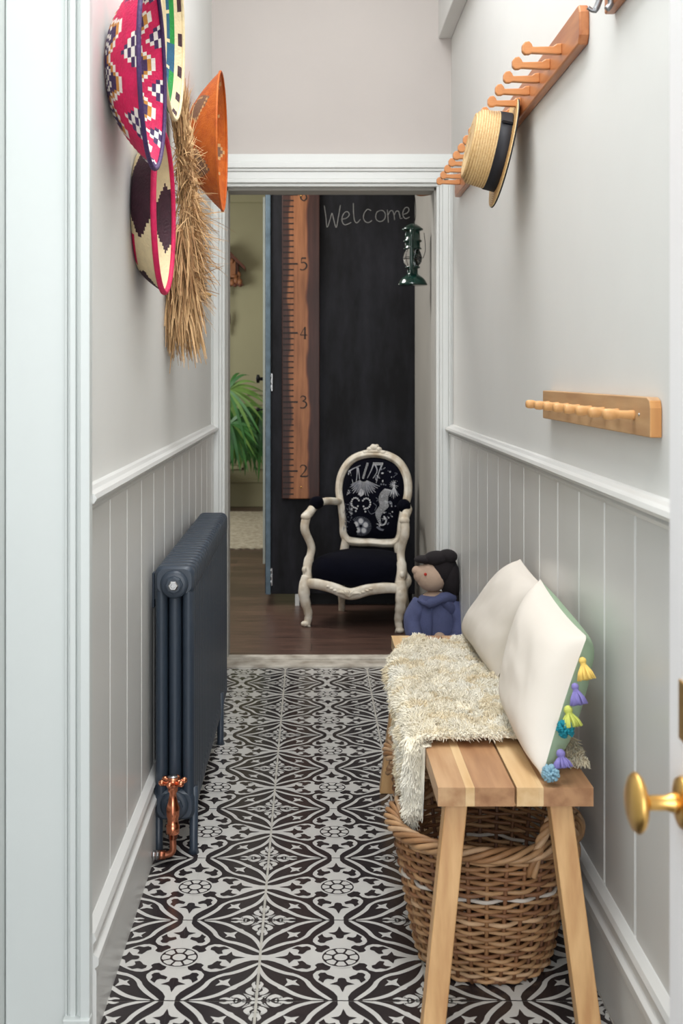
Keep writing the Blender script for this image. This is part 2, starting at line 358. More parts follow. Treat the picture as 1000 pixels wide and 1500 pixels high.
# ------------------------------------------------------------------ tiled floor
def floor_tiles():
    T = 0.333
    base = MB(); 
    base.box(-0.6, 0.66, 0.3, 4.82, -0.03, -0.0015, 0)       # grout bed
    xs = [-0.106+T*k for k in range(-2,3)]; ys = [2.253+T*k for k in range(-6,9)]
    def tilefn(x0, y0, x1, y1, z):
        cx = x0+T/2; cy = y0+T/2
        return lambda u, v: Vector((min(max(cx+u*T/2,x0+.0012),x1), min(max(cy+v*T/2,y0+.0009),y1), z))
    for i, x0 in enumerate(xs):
        for j, y0 in enumerate(ys):
            if y0 > 4.8 or y0 < 0.9: 
                if y0 > 4.8: continue
            xa, xb = x0+.0028, x0+T-.0028
            ya, yb = y0+.0016, y0+T-.0016
            yb = min(yb, 4.815)
            xa = max(xa, -0.60); xb = min(xb, 0.66)
            if xb <= xa: continue
            base.box(xa, xb, ya, yb, -0.006, 0.0, 1)
            if y0 < 1.8: continue
            cx, cy = x0+T/2, y0+T/2; zz = [0.0]
            for sx in (1,-1):
                for sy in (1,-1):
                    for sw in (0,1):
                        def fn(z):
                            def g(u, v, z=z):
                                z = z+zz[0]
                                if sw: u, v = v, u
                                X = cx+sx*u*T/2; Y = cy+sy*v*T/2
                                return Vector((min(max(X,xa),xb), min(max(Y,ya),yb), z))
                            return g
                        f1 = fn(0.0002); f2 = fn(0.0007)
                        ww = 0.062
                        # heart shaped scroll on each axis
                        hp = [(1.0,0),(1.0,.062),(.91,.062),(.82,.10),(.73,.165),(.64,.245),(.56,.305),(.48,.34),(.41,.345),(.335,.305),(.30,.24),(.322,.185),(.285,.14),(.225,.13),(.19,.10),(.19,0)]
                        base.add([f1(a,b) for a,b in hp], [tuple(range(len(hp)))], 2); zz[0] += 5e-6
                        # dark ace
                        dp = [(.49,0),(.50,.035),(.53,.05),(.58,.055),(.64,.148),(.66,.062),(.70,.032),(.78,.012),(.82,0)]
                        base.add([f2(a,b) for a,b in dp], [tuple(range(len(dp)))], 1); zz[0] += 5e-6
                        # dark hook inside the volute
                        kp = [(.37,.20),(.375,.255),(.42,.287),(.475,.265),(.54,.285),(.61,.225),(.54,.205),(.515,.17),(.535,.10),(.475,.085),(.44,.13),(.42,.17)]
                        base.add([f2(a,b) for a,b in kp], [tuple(range(len(kp)))], 1); zz[0] += 5e-6
                        # cusp band
                        stroke(base, [(.995,.135),(.91,.21),(.80,.30),(.68,.375),(.58,.415),(.50,.47)], [.035,.055,.062,.062,.055,.035], f1, 2, 4, cap=False); zz[0] += 5e-6
                        base.add([f1(.60,.37),f1(.52,.42),f1(.47,.47),f1(.50,.50),f1(.58,.44)], [(0,1,2,3,4)], 2); zz[0] += 5e-6
                        # outer arc
                        stroke(base, [(1.0,.225),(.95,.40),(.86,.56),(.70,.72)], [.035,.055,.062,.065], f1, 2, 5, cap=False); zz[0] += 5e-6
                        base.add([f1(.74,.66),f1(.69,.69),f1(.70,.70),f1(.745,.745),f1(.77,.70)], [(0,1,2,3,4)], 2); zz[0] += 5e-6
                        # star
                        base.add([f1(.53,.53),f1(.585,.555),f1(.67,.50),f1(.645,.59),f1(.685,.685)], [(0,1,2,3,4)], 2); zz[0] += 5e-6
                        # corner sprig
                        base.add([f1(1,1),f1(1,.95),f1(.955,.925),f1(.90,.945),f1(.84,.84)], [(0,1,2,3,4)], 2); zz[0] += 5e-6
                        stroke(base, [(.985,.86),(.935,.835),(.90,.78),(.93,.71)], [.045,.07,.075,.03], f1, 2, 4); zz[0] += 5e-6
                        stroke(base, [(.985,.76),(.975,.70),(.95,.64),(.965,.585)], [.05,.055,.045,.02], f1, 2, 4); zz[0] += 5e-6
            # rosette
            def g(z): return lambda u, v: Vector((min(max(cx+u*T/2,xa),xb), min(max(cy+v*T/2,ya),yb), z))
            if cy+.3*T/2 < yb:
                disc(base, 0, 0, .262, g(.0012), 2, 32)
                disc(base, 0, 0, .232, g(.0013), 1, 32)
                for k in range(8):
                    a = 2*PI*(k+.5)/8+PI/8
                    poly = []
                    for (r, da) in ((.115,-.27),(.115,.27),(.2,.33),(.215,.17),(.215,-.17),(.2,-.33)):
                        poly.append(g(.0014)(r*math.cos(a+da), r*math.sin(a+da)))
                    base.add(poly, [tuple(range(6))], 2)
                disc(base, 0, 0, .082, g(.0014), 2, 24)
                ring(base, 0, 0, .082, .1, g(.00145), 1, 24)
    o = base.build('floor', [M['grout'], M['tile_dark'], M['tile_light']]); st(o)
floor_tiles()

# ------------------------------------------------------------------ shell
m = MB(); m.box(XL-.12, XL, 2.13, YR, 0, ZC); st(m.build('wall_left', M['wall']))
m = MB(); m.box(XR, XR+.12, 0.3, YR, 0, ZC); st(m.build('wall_right', M['wall']))
m = MB(); m.box(-.72, XR+.12, 0.3, YR+.1, ZC, ZC+.1); st(m.build('ceiling', M['wall']))
# rear wall with the opening
ox0, ox1, oz = -0.363, 0.524, 1.992
m = MB(); m.box(XL-.12, ox0, YR, YR+.1, 0, ZC); m.box(ox1, XR+.12, YR, YR+.1, 0, ZC); m.box(ox0, ox1, YR, YR+.1, oz, ZC)
st(m.build('wall_rear', M['rear']))
# pipe boxing along the right wall top
m = MB(); m.box(.535, XR, 0.3, YR, 2.62, ZC); st(m.build('trim_1', M['wall'], bevel=.004))
# door architrave : stepped profile legs + head
def arch():
    m = MB()
    steps = [(0,.012,.010),(.012,.024,.022),(.024,.050,.016),(.050,.060,.020),(.060,.075,.028)]
    # steps: distance from opening, protrusion
    for a, b, p in steps:
        xo = ox0-b; 
        if ox0-a > XL:
            m.box(max(xo,XL), ox0-a, YR-p-.02, YR, 0, oz+a)
        m.box(ox1+a, min(ox1+b,XR), YR-p-.02, YR, 0, oz+a)
    for a, b, p in [(0,.014,.010),(.014,.03,.022),(.03,.062,.016),(.062,.075,.022),(.075,.10,.030),(.10,.135,.02)]:
        m.box(max(ox0-b,XL), min(ox1+b,XR), YR-p-.02, YR, oz+a, oz+b)
    st(m.build('trim_2', M['gloss'], bevel=.003))
arch()
# reveal lining
m = MB(); m.box(ox0-.004, ox0+.012, YR, YR+.12, 0, oz); m.box(ox1-.006, ox1+.016, YR, YR+.12, 0, oz); m.box(ox0, ox1, YR, YR+.12, oz-.012, oz+.004)
st(m.build('trim_3', M['greyw']))
# wainscot boards with V grooves, dado rail, skirting
def wains(side, yA, yB, phase, names):
    x = XL if side < 0 else XR; s = 1 if side < 0 else -1
    m = MB(); pitch = .22; t = .012; g = .0075
    ys = [yA]; y = phase
    while y < yB:
        if y > yA+.02: ys += [y-g, y, y+g]
        y += pitch
    ys.append(yB)
    z0, z1 = .17, .955
    prof = []
    for i, yy in enumerate(ys):
        k = (i-1) % 3
        d = t if (i == 0 or i == len(ys)-1 or k != 1) else t-.0075
        prof.append((yy, d))
    vs = []
    for yy, d in prof: vs += [(x+s*d,yy,z0),(x+s*d,yy,z1)]
    m.add(vs, [((2*i,2*i+1,2*i+3,2*i+2) if side > 0 else (2*i+2,2*i+3,2*i+1,2*i)) for i in range(len(prof)-1)])
    st(m.build(names[0], M['panel']))
    m = MB()   # dado rail profile (protrusion,z)
    pr = [(0,.950),(.014,.950),(.018,.958),(.013,.963),(.026,.968),(.031,.976),(.027,.984),(.016,.988),(.010,.994),(0,.996)]
    n = len(pr); m.add([(x+s*p,yA,z) for p,z in pr]+[(x+s*p,yB,z) for p,z in pr],
          [tuple(range(n)), tuple(range(2*n-1,n-1,-1))]+[(i,i+n,i+n+1,i+1) for i in range(n-1)], 0)
    st(m.build(names[1], M['panel']))
    m = MB()
    pr = [(0,0),(.03,0),(.03,.118),(.027,.124),(.034,.130),(.034,.142),(.024,.150),(.024,.168),(.030,.176),(.026,.186),(.014,.196),(0,.200)]
    n = len(pr); m.add([(x+s*p,yA,z) for p,z in pr]+[(x+s*p,yB,z) for p,z in pr],
          [tuple(range(n)), tuple(range(2*n-1,n-1,-1))]+[(i,i+n,i+n+1,i+1) for i in range(n-1)], 0)
    st(m.build(names[2], M['panel']))
wains(-1, 2.13, YR-.03, 2.38, ('trim_4','trim_5','baseboard_left'))
wains(1, 0.3, YR-.03, 2.977-.22*12, ('trim_6','trim_7','baseboard_right'))
# near left jamb / casing, faces the front door
def jamb():
    m = MB(); y = 2.12
    X = lambda px: (px-VX)*y/F
    m.box(X(8), X(97.2), y, y+.0095, 0, ZC)
    for a, b, p in ((97,100,.012),(100,104,.006),(104,113,.014),(113,116,.007),(116,120,.012),(120,134,.02)):
        m.box(X(a), X(b), y-p, y+.0095, 0.0, ZC)
    m.box(X(96), X(135), y-.026, y, 0, .05)
    st(m.build('trim_8', M['jamb'], bevel=.0025))
    m = MB(); m.box(X(8)-.03, X(8)-.0015, -.6, y+.12, 0, ZC); m.box(X(8)-.0015, XL-.121, y+.01, y+.12, 0, ZC)
    st(m.build('wall_porch', M['jamb']))
jamb()
# open front door (right) with knob
def front_door():
    m = MB(); m.box(.372, .412, .42, 1.222, .01, 2.0)
    d = st(m.build('door_1', M['doorw'], bevel=.002))
    k = MB(); kz = P(0,1175,1.17).z; Y = 1.168
    k.lathe([(.0,.0),(.024,.0),(.026,.003),(.024,.007),(.015,.010)], (.3725,Y,kz), (-1,0,0), 32)
    rose = k.build('knob_rose', M['brass'], d)
    k = MB()
    k.lathe([(.011,0),(.0095,.006),(.0075,.012),(.0075,.028),(.010,.032),(.0205,.0335),(.0265,.036),(.0295,.0395),(.0295,.0415),(.0265,.045),(.0195,.048),(.010,.0497),(0,.050)],
            (.364,Y,kz), (-1,0,0), 40)
    k.build('door_knob', M['brass'], d)
    k = MB(); k.box(.3700, .3735, 1.150, 1.185, P(0,1088,1.17).z, P(0,1000,1.17).z); k.build('lock_plate', M['brass'], d, bevel=.001)
front_door()
# outside ground in front
m = MB(); m.box(-1.5, 1.5, -1.6, 0.3, -.12, -.03); st(m.build('ground', M['grout']))

# threshold
m = MB(); m.box(XL+.0, XR-.0, 4.822, 4.93, -.03, .006, 0); m.box(ox0, ox1, 4.93, 5.0, -.03, .012, 0)
st(m.build('trim_9', M['thresh'], bevel=.003))
# ------------------------------------------------------------------ back rooms
m = MB(); m.box(-2.6, .75, 5.0, 10.9, -.04, 0); st(m.build('floor_back', M['boards']))
m = MB(); m.box(-2.6, .75, YR+.1, 10.9, 2.86, 2.95); st(m.build('ceiling_back', M['rear']))
m = MB(); m.box(.539, .65, YR+.1, 10.9, 0, 2.86); st(m.build('wall_hall_right', M['greyw']))
m = MB(); m.box(-2.7, -2.6, YR+.1, 10.9, 0, 2.86); m.box(-2.6, XL-.12, YR, YR+.1, 0, 2.86); st(m.build('wall_hall_left', M['greyw']))
def sage():
    y = 10.75; m = MB(); m.box(-2.6, .6, y, y+.12, 0, 2.86); st(m.build('wall_back', M['sage']))
    m = MB(); s = y/F
    m.box(-2.6, .6, y-.022, y, 0, .22); m.box(-2.6,.6,y-.03,y,.22,.245)
    m.box(-2.6, .6, y-.02, y, 1.02, 1.06); m.box(-2.6,.6,y-.03,y,1.06,1.075)
    def rect(x0,x1,z0,z1,w=.022,d=.016):
        m.box(x0,x1,y-d,y,z0,z0+w); m.box(x0,x1,y-d,y,z1-w,z1); m.box(x0,x0+w,y-d,y,z0,z1); m.box(x1-w,x1,y-d,y,z0,z1)
    for i in range(4):
        x1 = (357-VX)*s-.75*i; x0 = x1-.55; rect(x0,x1,.34,.95); rect(x0+.04,x1-.04,.38,.91,.012,.01)
    x0 = (374-VX)*s; rect(x0,x0+.55,.34,.95)
    m.box(-2.6,.6,y-.05,y,2.78,2.86)
    st(m.build('trim_10', M['sage'], bevel=.004))
sage()
# far door leaf seen edge on
YB = 6.12
def fardoors():
    m = MB(); x = (386.7-VX)*7.17/F
    m.box(x-.007, x+.007, 7.17, 7.95, .05, 2.29); d = st(m.build('door_2', M['silverline']))
    k = MB()
    for px, py, r in ((384,555,.026),(387,600,.012)):
        p = P(px,py,7.2); k.lathe([(.0,.0),(r*.4,0),(r*.4,.02),(r,.024),(r,.04),(0,.046)], (x-.007,7.215,p.z), (-1,0,0), 16)
    k.build('door_knob', M['wire'], d)
    m = MB(); m.box(-.238, -.2125, 6.105, 6.82, .06, 2.34); d = st(m.build('door_3', M['teal'], bevel=.003))
    m = MB(); m.box(-.2425, -.2395, 6.15, 6.8, .06, 2.34); st(m.build('trim_11', M['black'], bevel=.001))
fardoors()
# chalkboard cupboard front
def board():
    b = thing('chalkboard_door', (.16,YB,.06), 'tall black chalkboard door behind the cream armchair, Welcome chalked at its top', 'chalkboard')
    m = MB(); m.box(-.2105, .5385, YB, YB+.04, .061, 2.4); m.build('board_panel', M['board'], b, bevel=.003)
    m = MB(); m.box(-.08,.53,YB+.05,YB+.09,0,.06); m.build('plinth', M['black'], b)
    for x, w in ((-.085,.022),):
        m = MB(); m.box(x, x+w, YB, YB+.03, 0, .0605); m.build('foot', M['gloss'], b)
    for py in (560, 845):
        m = MB(); z = P(0,py,YB).z
        for k in (-1,0,1): m.tube([(-.211,YB-.007,z+k*.03-.013),(-.211,YB-.007,z+k*.03+.013)], .004, 8)
        m.box(-.210,-.204,YB-.004,YB,z-.045,z+.045)
        m.build('hinge', M['steel'], b)
    cs = 2.632
    def fn(cx, cy):
        p = P(cx/cs+300, cy/cs+220, YB); return Vector((p.x, YB-.0012, p.z))
    S = [[(460,215),(466,255),(471,297),(484,262),(490,243),(497,270),(506,298),(514,260),(522,213)],
         [(527,266),(545,262),(556,250),(551,238),(539,240),(529,258),(530,278),(541,288),(563,279)],
         [(572,205),(573,245),(577,272),(586,280),(598,268)],
         [(640,233),(627,228),(614,243),(611,262),(619,276),(632,279),(643,271)],
         [(677,232),(663,239),(658,257),(664,271),(679,275),(693,264),(695,246),(687,234),(675,232)],
         [(703,231),(705,255),(707,278)], [(706,250),(713,236),(722,233),(728,247),(731,268)], [(730,250),(737,236),(746,236),(751,252),(753,263),(760,262)],
         [(766,247),(778,243),(786,232),(782,221),(771,223),(763,240),(765,256),(774,264),(788,258)]]
    m = MB()
    for s in S: stroke(m, s, 3.0, fn, 0, 5)
    stroke(m, [(455,165),(500,172),(560,166),(578,158)], 1.3, fn, 0, 5)
    m.build('chalk_lettering', M['chalk'], b)
board()
def ruler():
    x0 = (413-VX)*YB/F; x1 = (468-VX)*YB/F; z0 = P(0,730,YB).z
    zt = 2.0; org = (x0+.05, YB-.015, z0)
    r = thing('growth_ruler', org, 'tall wooden height ruler with black feet marks mounted on the chalkboard', 'ruler')
    m = MB(); m.box(x0, x1, YB-.025, YB-.0015, z0, 2.2); m.build('ruler_board', M['ruler'], r, bevel=.004)
    y = YB-.0255
    px = lambda v: (v-VX)*y/F
    m = MB()
    foot = 101.2/F*y
    z2 = P(0,690,y).z
    for i in range(-4, 52):
        z = z2+i*foot/12
        if z > 2.19: break
        L = 436 if i % 12 == 0 else 430
        h = .0032 if i % 12 else .004
        m.box(px(414), px(L), y-.0006, y+.002, z-h, z+h)
    m.build('tick_marks', M['digit'], r)
    D = {'2': [([(0,.78),(.08,.95),(.28,1),(.5,.88),(.5,.66),(.3,.36),(0,.04)],[.08,.07,.08,.13,.14,.08,.07]),([(0,.05),(.35,.05),(.62,.07),(.66,.2)],[.1,.13,.1,.03])],
         '3': [([(.02,.85),(.18,1),(.42,.93),(.46,.74),(.2,.56)],[.06,.07,.12,.12,.05]),([(.2,.56),(.48,.47),(.56,.25),(.38,.03),(.1,.0),(0,.06)],[.05,.12,.14,.1,.08,.1])],
         '4': [([(.42,1),(.42,0)],[.13,.13]),([(.42,1),(0,.32)],[.05,.05]),([(0,.32),(.64,.32)],[.07,.07]),([(.3,0),(.54,0)],[.04,.04])],
         '5': [([(.12,.98),(.52,.98)],[.1,.12]),([(.12,.98),(.08,.58)],[.05,.05]),([(.08,.57),(.3,.63),(.54,.48),(.54,.2),(.32,.01),(.08,.0),(0,.07)],[.05,.08,.14,.14,.08,.08,.1])],
         '6': [([(.5,1),(.22,.82),(.04,.5),(.06,.2),(.3,0),(.54,.16),(.54,.4),(.32,.56),(.1,.42)],[.04,.08,.13,.13,.08,.13,.13,.08,.04])]}
    for i, ch in enumerate('23456'):
        m = MB(); zc = z2+i*foot; hh = 17.5*y/F; xx = px(439.5)
        for pts, w in D[ch]:
            stroke(m, pts, w, lambda u, v: Vector((xx+u*hh*.95, y-.0005, zc-hh/2+v*hh)), 0, 6, smooth=len(pts) > 2, cap=False)
        m.build('numeral', M['digit'], r)
    for zz in (P(0,713,YB).z, P(0,288,YB).z):
        m = MB(); m.ball((px(441), y, zz), .0045); m.build('screw', M['brass'], r)
ruler()

# ------------------------------------------------------------------ far room contents
def clock():
    y = 10.75; s = y/F; cx = (330-VX)*s
    X = lambda px: (px-VX)*s
    Z = lambda py: CH-(py-VY)*s
    c = thing('cuckoo_clock', (cx,y,Z(418)), 'small brown carved cuckoo clock on the far green wall', 'clock')
    m = MB(); xf = lambda u, v, d: Vector((cx+u, y-.0005-d, v))
    hw = .125; m.prism([(-hw,Z(414)),(hw,Z(414)),(hw,Z(388)),(0,Z(366)),(-hw,Z(388))], xf, 0, .10); m.build('case', M['clockw'], c, bevel=.003)
    m = MB()
    for sg in (1,-1):
        a = (0,Z(362)); b = (sg*.19,Z(393)); t = .03
        m.prism([a,b,(b[0],b[1]-t),(0,a[1]-t*1.4)] if sg > 0 else [b,a,(0,a[1]-t*1.4),(b[0],b[1]-t)], xf, 0, .16)
    m.build('roof', M['clockw'], c, bevel=.002)
    m = MB(); 
    m.lathe([(0,0),(.05,0),(.055,.01),(.05,.014),(0,.014)], (cx+.01,y-.1,Z(400)), (0,-1,0), 24); m.build('dial', M['clockw'], c)
    m = MB()
    for k in range(9):
        a = k/8; m.ball((cx-.14+.28*a, y-.12, Z(414)+.012*math.sin(a*PI*5)), (.022,.014,.028))
    m.ball((cx+.07,y-.12,Z(384)), (.016,.014,.024)); m.ball((cx+.09,y-.12,Z(406)), (.03,.014,.018))
    m.ball((cx+.02,y-.12,Z(412)), (.05,.014,.012)); m.ball((cx+.13,y-.10,Z(404)),(.018,.014,.03))
    m.box(cx-.14,cx+.14,y-.118,y-.108,Z(412),Z(408)); m.box(cx+.05,cx+.10,y-.118,y-.108,Z(410),Z(384))
    m.build('carving', M['clockl'], c)
    m = MB(); m.prism([(-.16,Z(419)),(.17,Z(419)),(.15,Z(413)),(-.15,Z(413))], xf, 0, .12)
    for k in range(7): m.ball((cx-.14+.047*k,y-.11,Z(419)), (.02,.015,.018))
    m.build('fringe', M['clockw'], c)
    for px, pa, pb in ((336,455,478),(332.5,470,492)):
        m = MB(); m.lathe([(0,0),(.010,.01),(.015,.05),(.013,.10),(.006,.135),(0,.14)], (X(px),y-.05,Z(pb)), (0,0,1), 12)
        w = m.build('pine_cone_weight', M['clockw'], c)
        m = MB(); m.tube([(X(px),y-.05,Z(pa)),(X(px),y-.05,Z(416))], .0022, 5); m.build('chain', M['clockl'], w)
    m = MB(); m.tube([(X(331.5),y-.04,Z(416)),(X(331.5),y-.04,Z(560))], .0022, 5); m.build('pull_chain', M['clockl'], c)
    m = MB(); m.ball((X(332.5),y-.06,Z(430)), (.018,.01,.032)); m.tube([(X(332.5),y-.06,Z(430)),(X(332.5),y-.06,Z(414))], .004, 6); m.build('pendulum', M['clockw'], c)
clock()
def plant():
    y = 10.52; s = y/F; cx = (333-VX)*s-.17
    t = thing('potted_palm', (cx,y,0), 'green fan palm in a grey pot by the far green wall', 'plant')
    m = MB(); z1 = P(0,684,y).z
    m.lathe([(0,0),(.13,0),(.14,.02),(.165,z1-.03),(.172,z1-.03),(.172,z1),(.155,z1),(.15,z1-.04),(0,z1-.04)], (cx,y,0.0), n=28); pot = m.build('pot', M['pot'], t)
    m = MB(); m.lathe([(0,0),(.15,0)], (cx,y,z1-.035), n=20); m.build('soil', M['soil'], t)
    fans = [(334,571,10.0,-20,1,.36),(337,620,10.0,-35,0,.27),(381,603,10.2,-60,0,.26),(360,612,10.3,-60,0,.27),(325,590,10.1,-70,0,.30),(373,628,10.2,-80,0,.2),
            (300,575,10.2,200,0,.35),(290,620,10.0,200,0,.3),(348,640,10.1,-80,0,.2),(352,598,10.2,-50,0,.28),(362,636,10.3,-85,0,.26),(384,625,10.2,-85,0,.3)]
    for fx, fy, yy, ang, lt, L in fans:
        c = P(fx,fy,yy); m = MB()
        base = Vector((cx+random.uniform(-.05,.05), y, z1-.03))
        mid = (base+c)/2+Vector((0,0,.08))
        m.tube(bez([base,mid,c],6), [.007]*13, 5, 1)
        n = 15
        for k in range(n):
            a = math.radians(ang+(k-(n-1)/2)*13+random.uniform(-4,4))
            l = L*random.uniform(.8,1.05)
            d = Vector((math.cos(a), random.uniform(-.35,.35), math.sin(a)))
            side = Vector((-math.sin(a), random.uniform(-.5,.5), math.cos(a))).normalized()
            pts = []; N = 7
            for q in range(N+1):
                u = q/N; p = c+d*l*u+Vector((0,0,-.55*l*u*u)); w = .014*math.sin(PI*min(1,.12+u*.88))**.8+.001
                pts.append((p+side*w, p-side*w+Vector((0,-.004,0))))
            vs = [v for pr in pts for v in pr]
            m.add(vs, [(2*i,2*i+1,2*i+3,2*i+2) for i in range(N)], (0 if random.random() < (.4 if lt else .8) else 1), True)
        m.build('frond', [M['leaf'],M['leaf2']], t)
plant()
m = MB(); ya = 1.2*F/(805-VY); yb = 1.2*F/(751-VY)
m.box(-1.7, -.2, ya, yb, 0.0, .012); tag(m.build('jute_rug', M['jute'], origin=(-.9,(ya+yb)/2,0), bevel=.004), 'pale woven jute rug on the dark floor of the far room', 'rug')
bpy.data.objects['jute_rug'].location = (-.9,(ya+yb)/2,0)

# ------------------------------------------------------------------ lantern
def lantern():
    x, y = .456, 5.3; k = F/y
    Z = lambda py: CH-(py-VY)/k
    t = thing('hurricane_lantern', (x,y,Z(418)), 'dark green metal hurricane lantern hanging beside the chalkboard', 'lantern')
    z0 = Z(418)
    m = MB(); m.lathe([(0,0),(.066,0),(.067,.004),(.064,.010),(.058,.022),(.046,.036),(.030,.046),(.024,.052),(.024,.075),(.034,.078),(.034,.084),(0,.084)], (x,y,z0), n=36)
    m.build('fuel_tank', M['lantern'], t)
    m = MB(); m.lathe([(.026,0),(.040,.018),(.044,.04),(.038,.062),(.030,.078)], (x,y,z0+.084), n=28, capa=False, capb=False); m.build('glass_globe', M['glass'], t)
    m = MB(); zz = z0+.162
    m.lathe([(0,0),(.040,0),(.042,.004),(.036,.008),(.034,.03),(.042,.034),(.042,.040),(.036,.044),(.033,.082),(.048,.087),(.048,.092),(.036,.102),(.018,.114),(0,.117)], (x,y,zz), n=32)
    m.build('chimney', M['lantern'], t)
    for a in (math.radians(-100), math.radians(80)):
        dx, dy = math.cos(a), math.sin(a)
        m = MB(); m.tube(bez([(x+dx*.03,y+dy*.03,z0+.045),(x+dx*.047,y+dy*.047,z0+.07),(x+dx*.055,y+dy*.055,z0+.12),(x+dx*.055,y+dy*.055,z0+.21),(x+dx*.044,y+dy*.044,z0+.245),(x+dx*.02,y+dy*.02,z0+.255)],6), .0085, 12)
        m.build('side_tube', M['lantern'], t)
    m = MB()
    for i in range(4):
        a = PI/4+PI/2*i
        m.tube(bez([(x+math.cos(a)*.03,y+math.sin(a)*.03,z0+.085),(x+math.cos(a)*.046,y+math.sin(a)*.046,z0+.125),(x+math.cos(a)*.034,y+math.sin(a)*.034,z0+.16)],6), .0013, 5)
    m.tube([(x+.043*math.cos(2*PI*j/24),y+.043*math.sin(2*PI*j/24),z0+.125) for j in range(24)], .0013, 5, closed=True)
    m.tube(bez([(x+.05,y-.02,z0+.235),(x+.056,y-.02,z0+.16),(x+.045,y-.02,z0+.12)],6), .0015,5)
    m.build('wire_guard', M['wire'], t)
    m = MB(); m.tube(bez([(x,y,z0+.27),(x+.012,y,z0+.30),(x+.014,y,z0+.35),(x+.008,y,Z(281))],6), .0015, 5); m.build('hanging_wire', M['wire'], t)
    m = MB(); m.tube(bez([(.538,y,Z(283)),(.49,y,Z(285)),(x+.008,y,Z(281)),(x-.01,y,Z(276))],6), [.008]*10+[.006]*9, 8); m.build('bracket', M['clockl'], t)
lantern()

# ------------------------------------------------------------------ armchair
def armchair():
    fl = P(448,915,5.62); fr = P(586,925,5.48); c = (fl+fr)/2; c.z = 0
    ang = math.atan2(fr.y-fl.y, fr.x-fl.x)
    X = Matrix.Translation(c) @ Matrix.Rotation(ang, 4, 'Z')
    t = thing('armchair', (c.x,c.y,0), 'small cream carved armchair with navy velvet seat in front of the chalkboard', 'chair')
    W2 = .225; D = .36; RB = .16   # half width front, depth, half width back
    paint = M['chairp']
    def part(name, mb, m=paint, par=t, **k): return mb.build(name, m, par, **k)
    # front legs (cabriole)
    for s in (-1,1):
        m = MB(X); x = s*W2
        m.tube(bez([(x+s*.004,.01,.235),(x+s*.012,-.006,.19),(x+s*.010,-.008,.13),(x-s*.004,.006,.06),(x,.004,.018),(x+s*.004,-.006,.0)],6),
               [.026]*4+[.027]*4+[.028]*3+[.025]*4+[.021]*4+[.018]*4+[.017]*4+[.022]*4, 14)
        m.ball((x+s*.006,-.012,.014), (.021,.018,.014)); m.ball((x+s*.012,-.028,.18), (.012,.008,.024)); m.ball((x+s*.012,-.026,.145), (.009,.007,.016))
        part('front_leg', m)
    for s in (-1,1):
        m = MB(X); x = s*RB
        m.tube(bez([(x,D,.22),(x+s*.004,D+.008,.14),(x+s*.006,D+.03,.06),(x+s*.012,D+.05,0)],5), [.021]*6+[.018]*5+[.017]*5, 12); part('rear_leg', m)
    # seat rail: front serpentine
    m = MB(X)
    pts = bez([(-W2,.0,.205),(-W2*.75,-.028,.21),(-W2*.4,-.040,.20),(0,-.045,.175),(W2*.4,-.040,.20),(W2*.75,-.028,.21),(W2,0,.205)],8)
    m.tube(pts, [.022+.006*math.sin(PI*i/(len(pts)-1)) for i in range(len(pts))], 12, flat=.7)
    for s in (-1,1):
        m.tube(bez([(s*W2,0,.205),(s*(W2+.012),D*.4,.215),(s*RB,D,.22)],8), .022, 12, flat=.7)
    m.tube([(-RB,D,.22),(RB,D,.22)], .02, 10)
    # carving at centre
    for k in range(7):
        a = (k-3)*.2; m.tube(bez([(0,-.066,.165),(math.sin(a*1.8)*.03,-.068,.182),(math.sin(a*2.4)*.055,-.066,.198-abs(a)*.02)],4), [.004]*4+[.006]*3+[.003]*2, 6)
    for s in (-1,1):
        for k in range(4): m.ball((s*(.05+.018*k),-.062+.002*k,.182+.008*k), (.010,.006,.006))
    part('seat_rail', m)
    # seat cushion
    m = MB(X); N = 20; R = 14; vs = []; fs = []
    def outl(a):
        cx, sx = math.cos(a), math.sin(a)
        e = 4; r = (abs(cx)**e+abs(sx)**e)**(-1/e)
        u, v = cx*r, sx*r
        f = (v+1)/2; hw = lerp(W2+.005, RB+.01, f)
        return u*hw, lerp(-.032-.012*(1-u*u), D-.005, f)
    n = 48; prof = [(1.0,0.0),(1.02,.02),(1.03,.05),(1.0,.085),(.93,.105),(.8,.118),(.6,.126),(.3,.131),(0.01,.132)]
    for (q,h) in prof:
        for k in range(n):
            x, y = outl(2*PI*k/n); cy = D/2
            vs.append((x*q, cy+(y-cy)*q, .215+h))
    for i in range(len(prof)-1):
        for k in range(n): l = (k+1) % n; fs.append((i*n+k,i*n+l,(i+1)*n+l,(i+1)*n+k))
    m.add(vs, fs, 0, True); part('seat_cushion', m, M['velvet'])
    # back: frame loop
    BW = .190; zb, zt = .355, .80; back0 = D-.005
    def bk(u, v, d=0.0):      # u,v in frame plane metres; tilt back
        tilt = math.radians(8); 
        return (u, back0+(v-.36)*math.sin(tilt)-d*math.cos(tilt), .36+(v-.36)*math.cos(tilt)+d*math.sin(tilt)*-1)
    ctrl = [(0,.365),(-.06,.362),(-.12,.368),(-.145,.40),(-.15,.46),(-.162,.54),(-.178,.62),(-.168,.70),(-.128,.765),(-.07,.798),(0,.808)]
    full = ctrl+[(-x,z) for x,z in reversed(ctrl[1:-1])]
    lp = []
    nC = len(full)
    P3 = [Vector((a,b,0)) for a,b in full]
    for i in range(nC):
        a,b,c2,d2 = P3[i-1],P3[i],P3[(i+1)%nC],P3[(i+2)%nC]
        for k in range(5):
            q = k/5; lp.append(0.5*((2*b)+(c2-a)*q+(2*a-5*b+4*c2-d2)*q*q+(3*b-a-3*c2+d2)*q*q*q))
    m = MB(X); m.tube([bk(p.x,p.y) for p in lp], .0215, 12, closed=True, ref=(0,1,0))
    m.tube([bk(p.x*1.0,p.y,.016) for p in lp], .009, 8, closed=True)
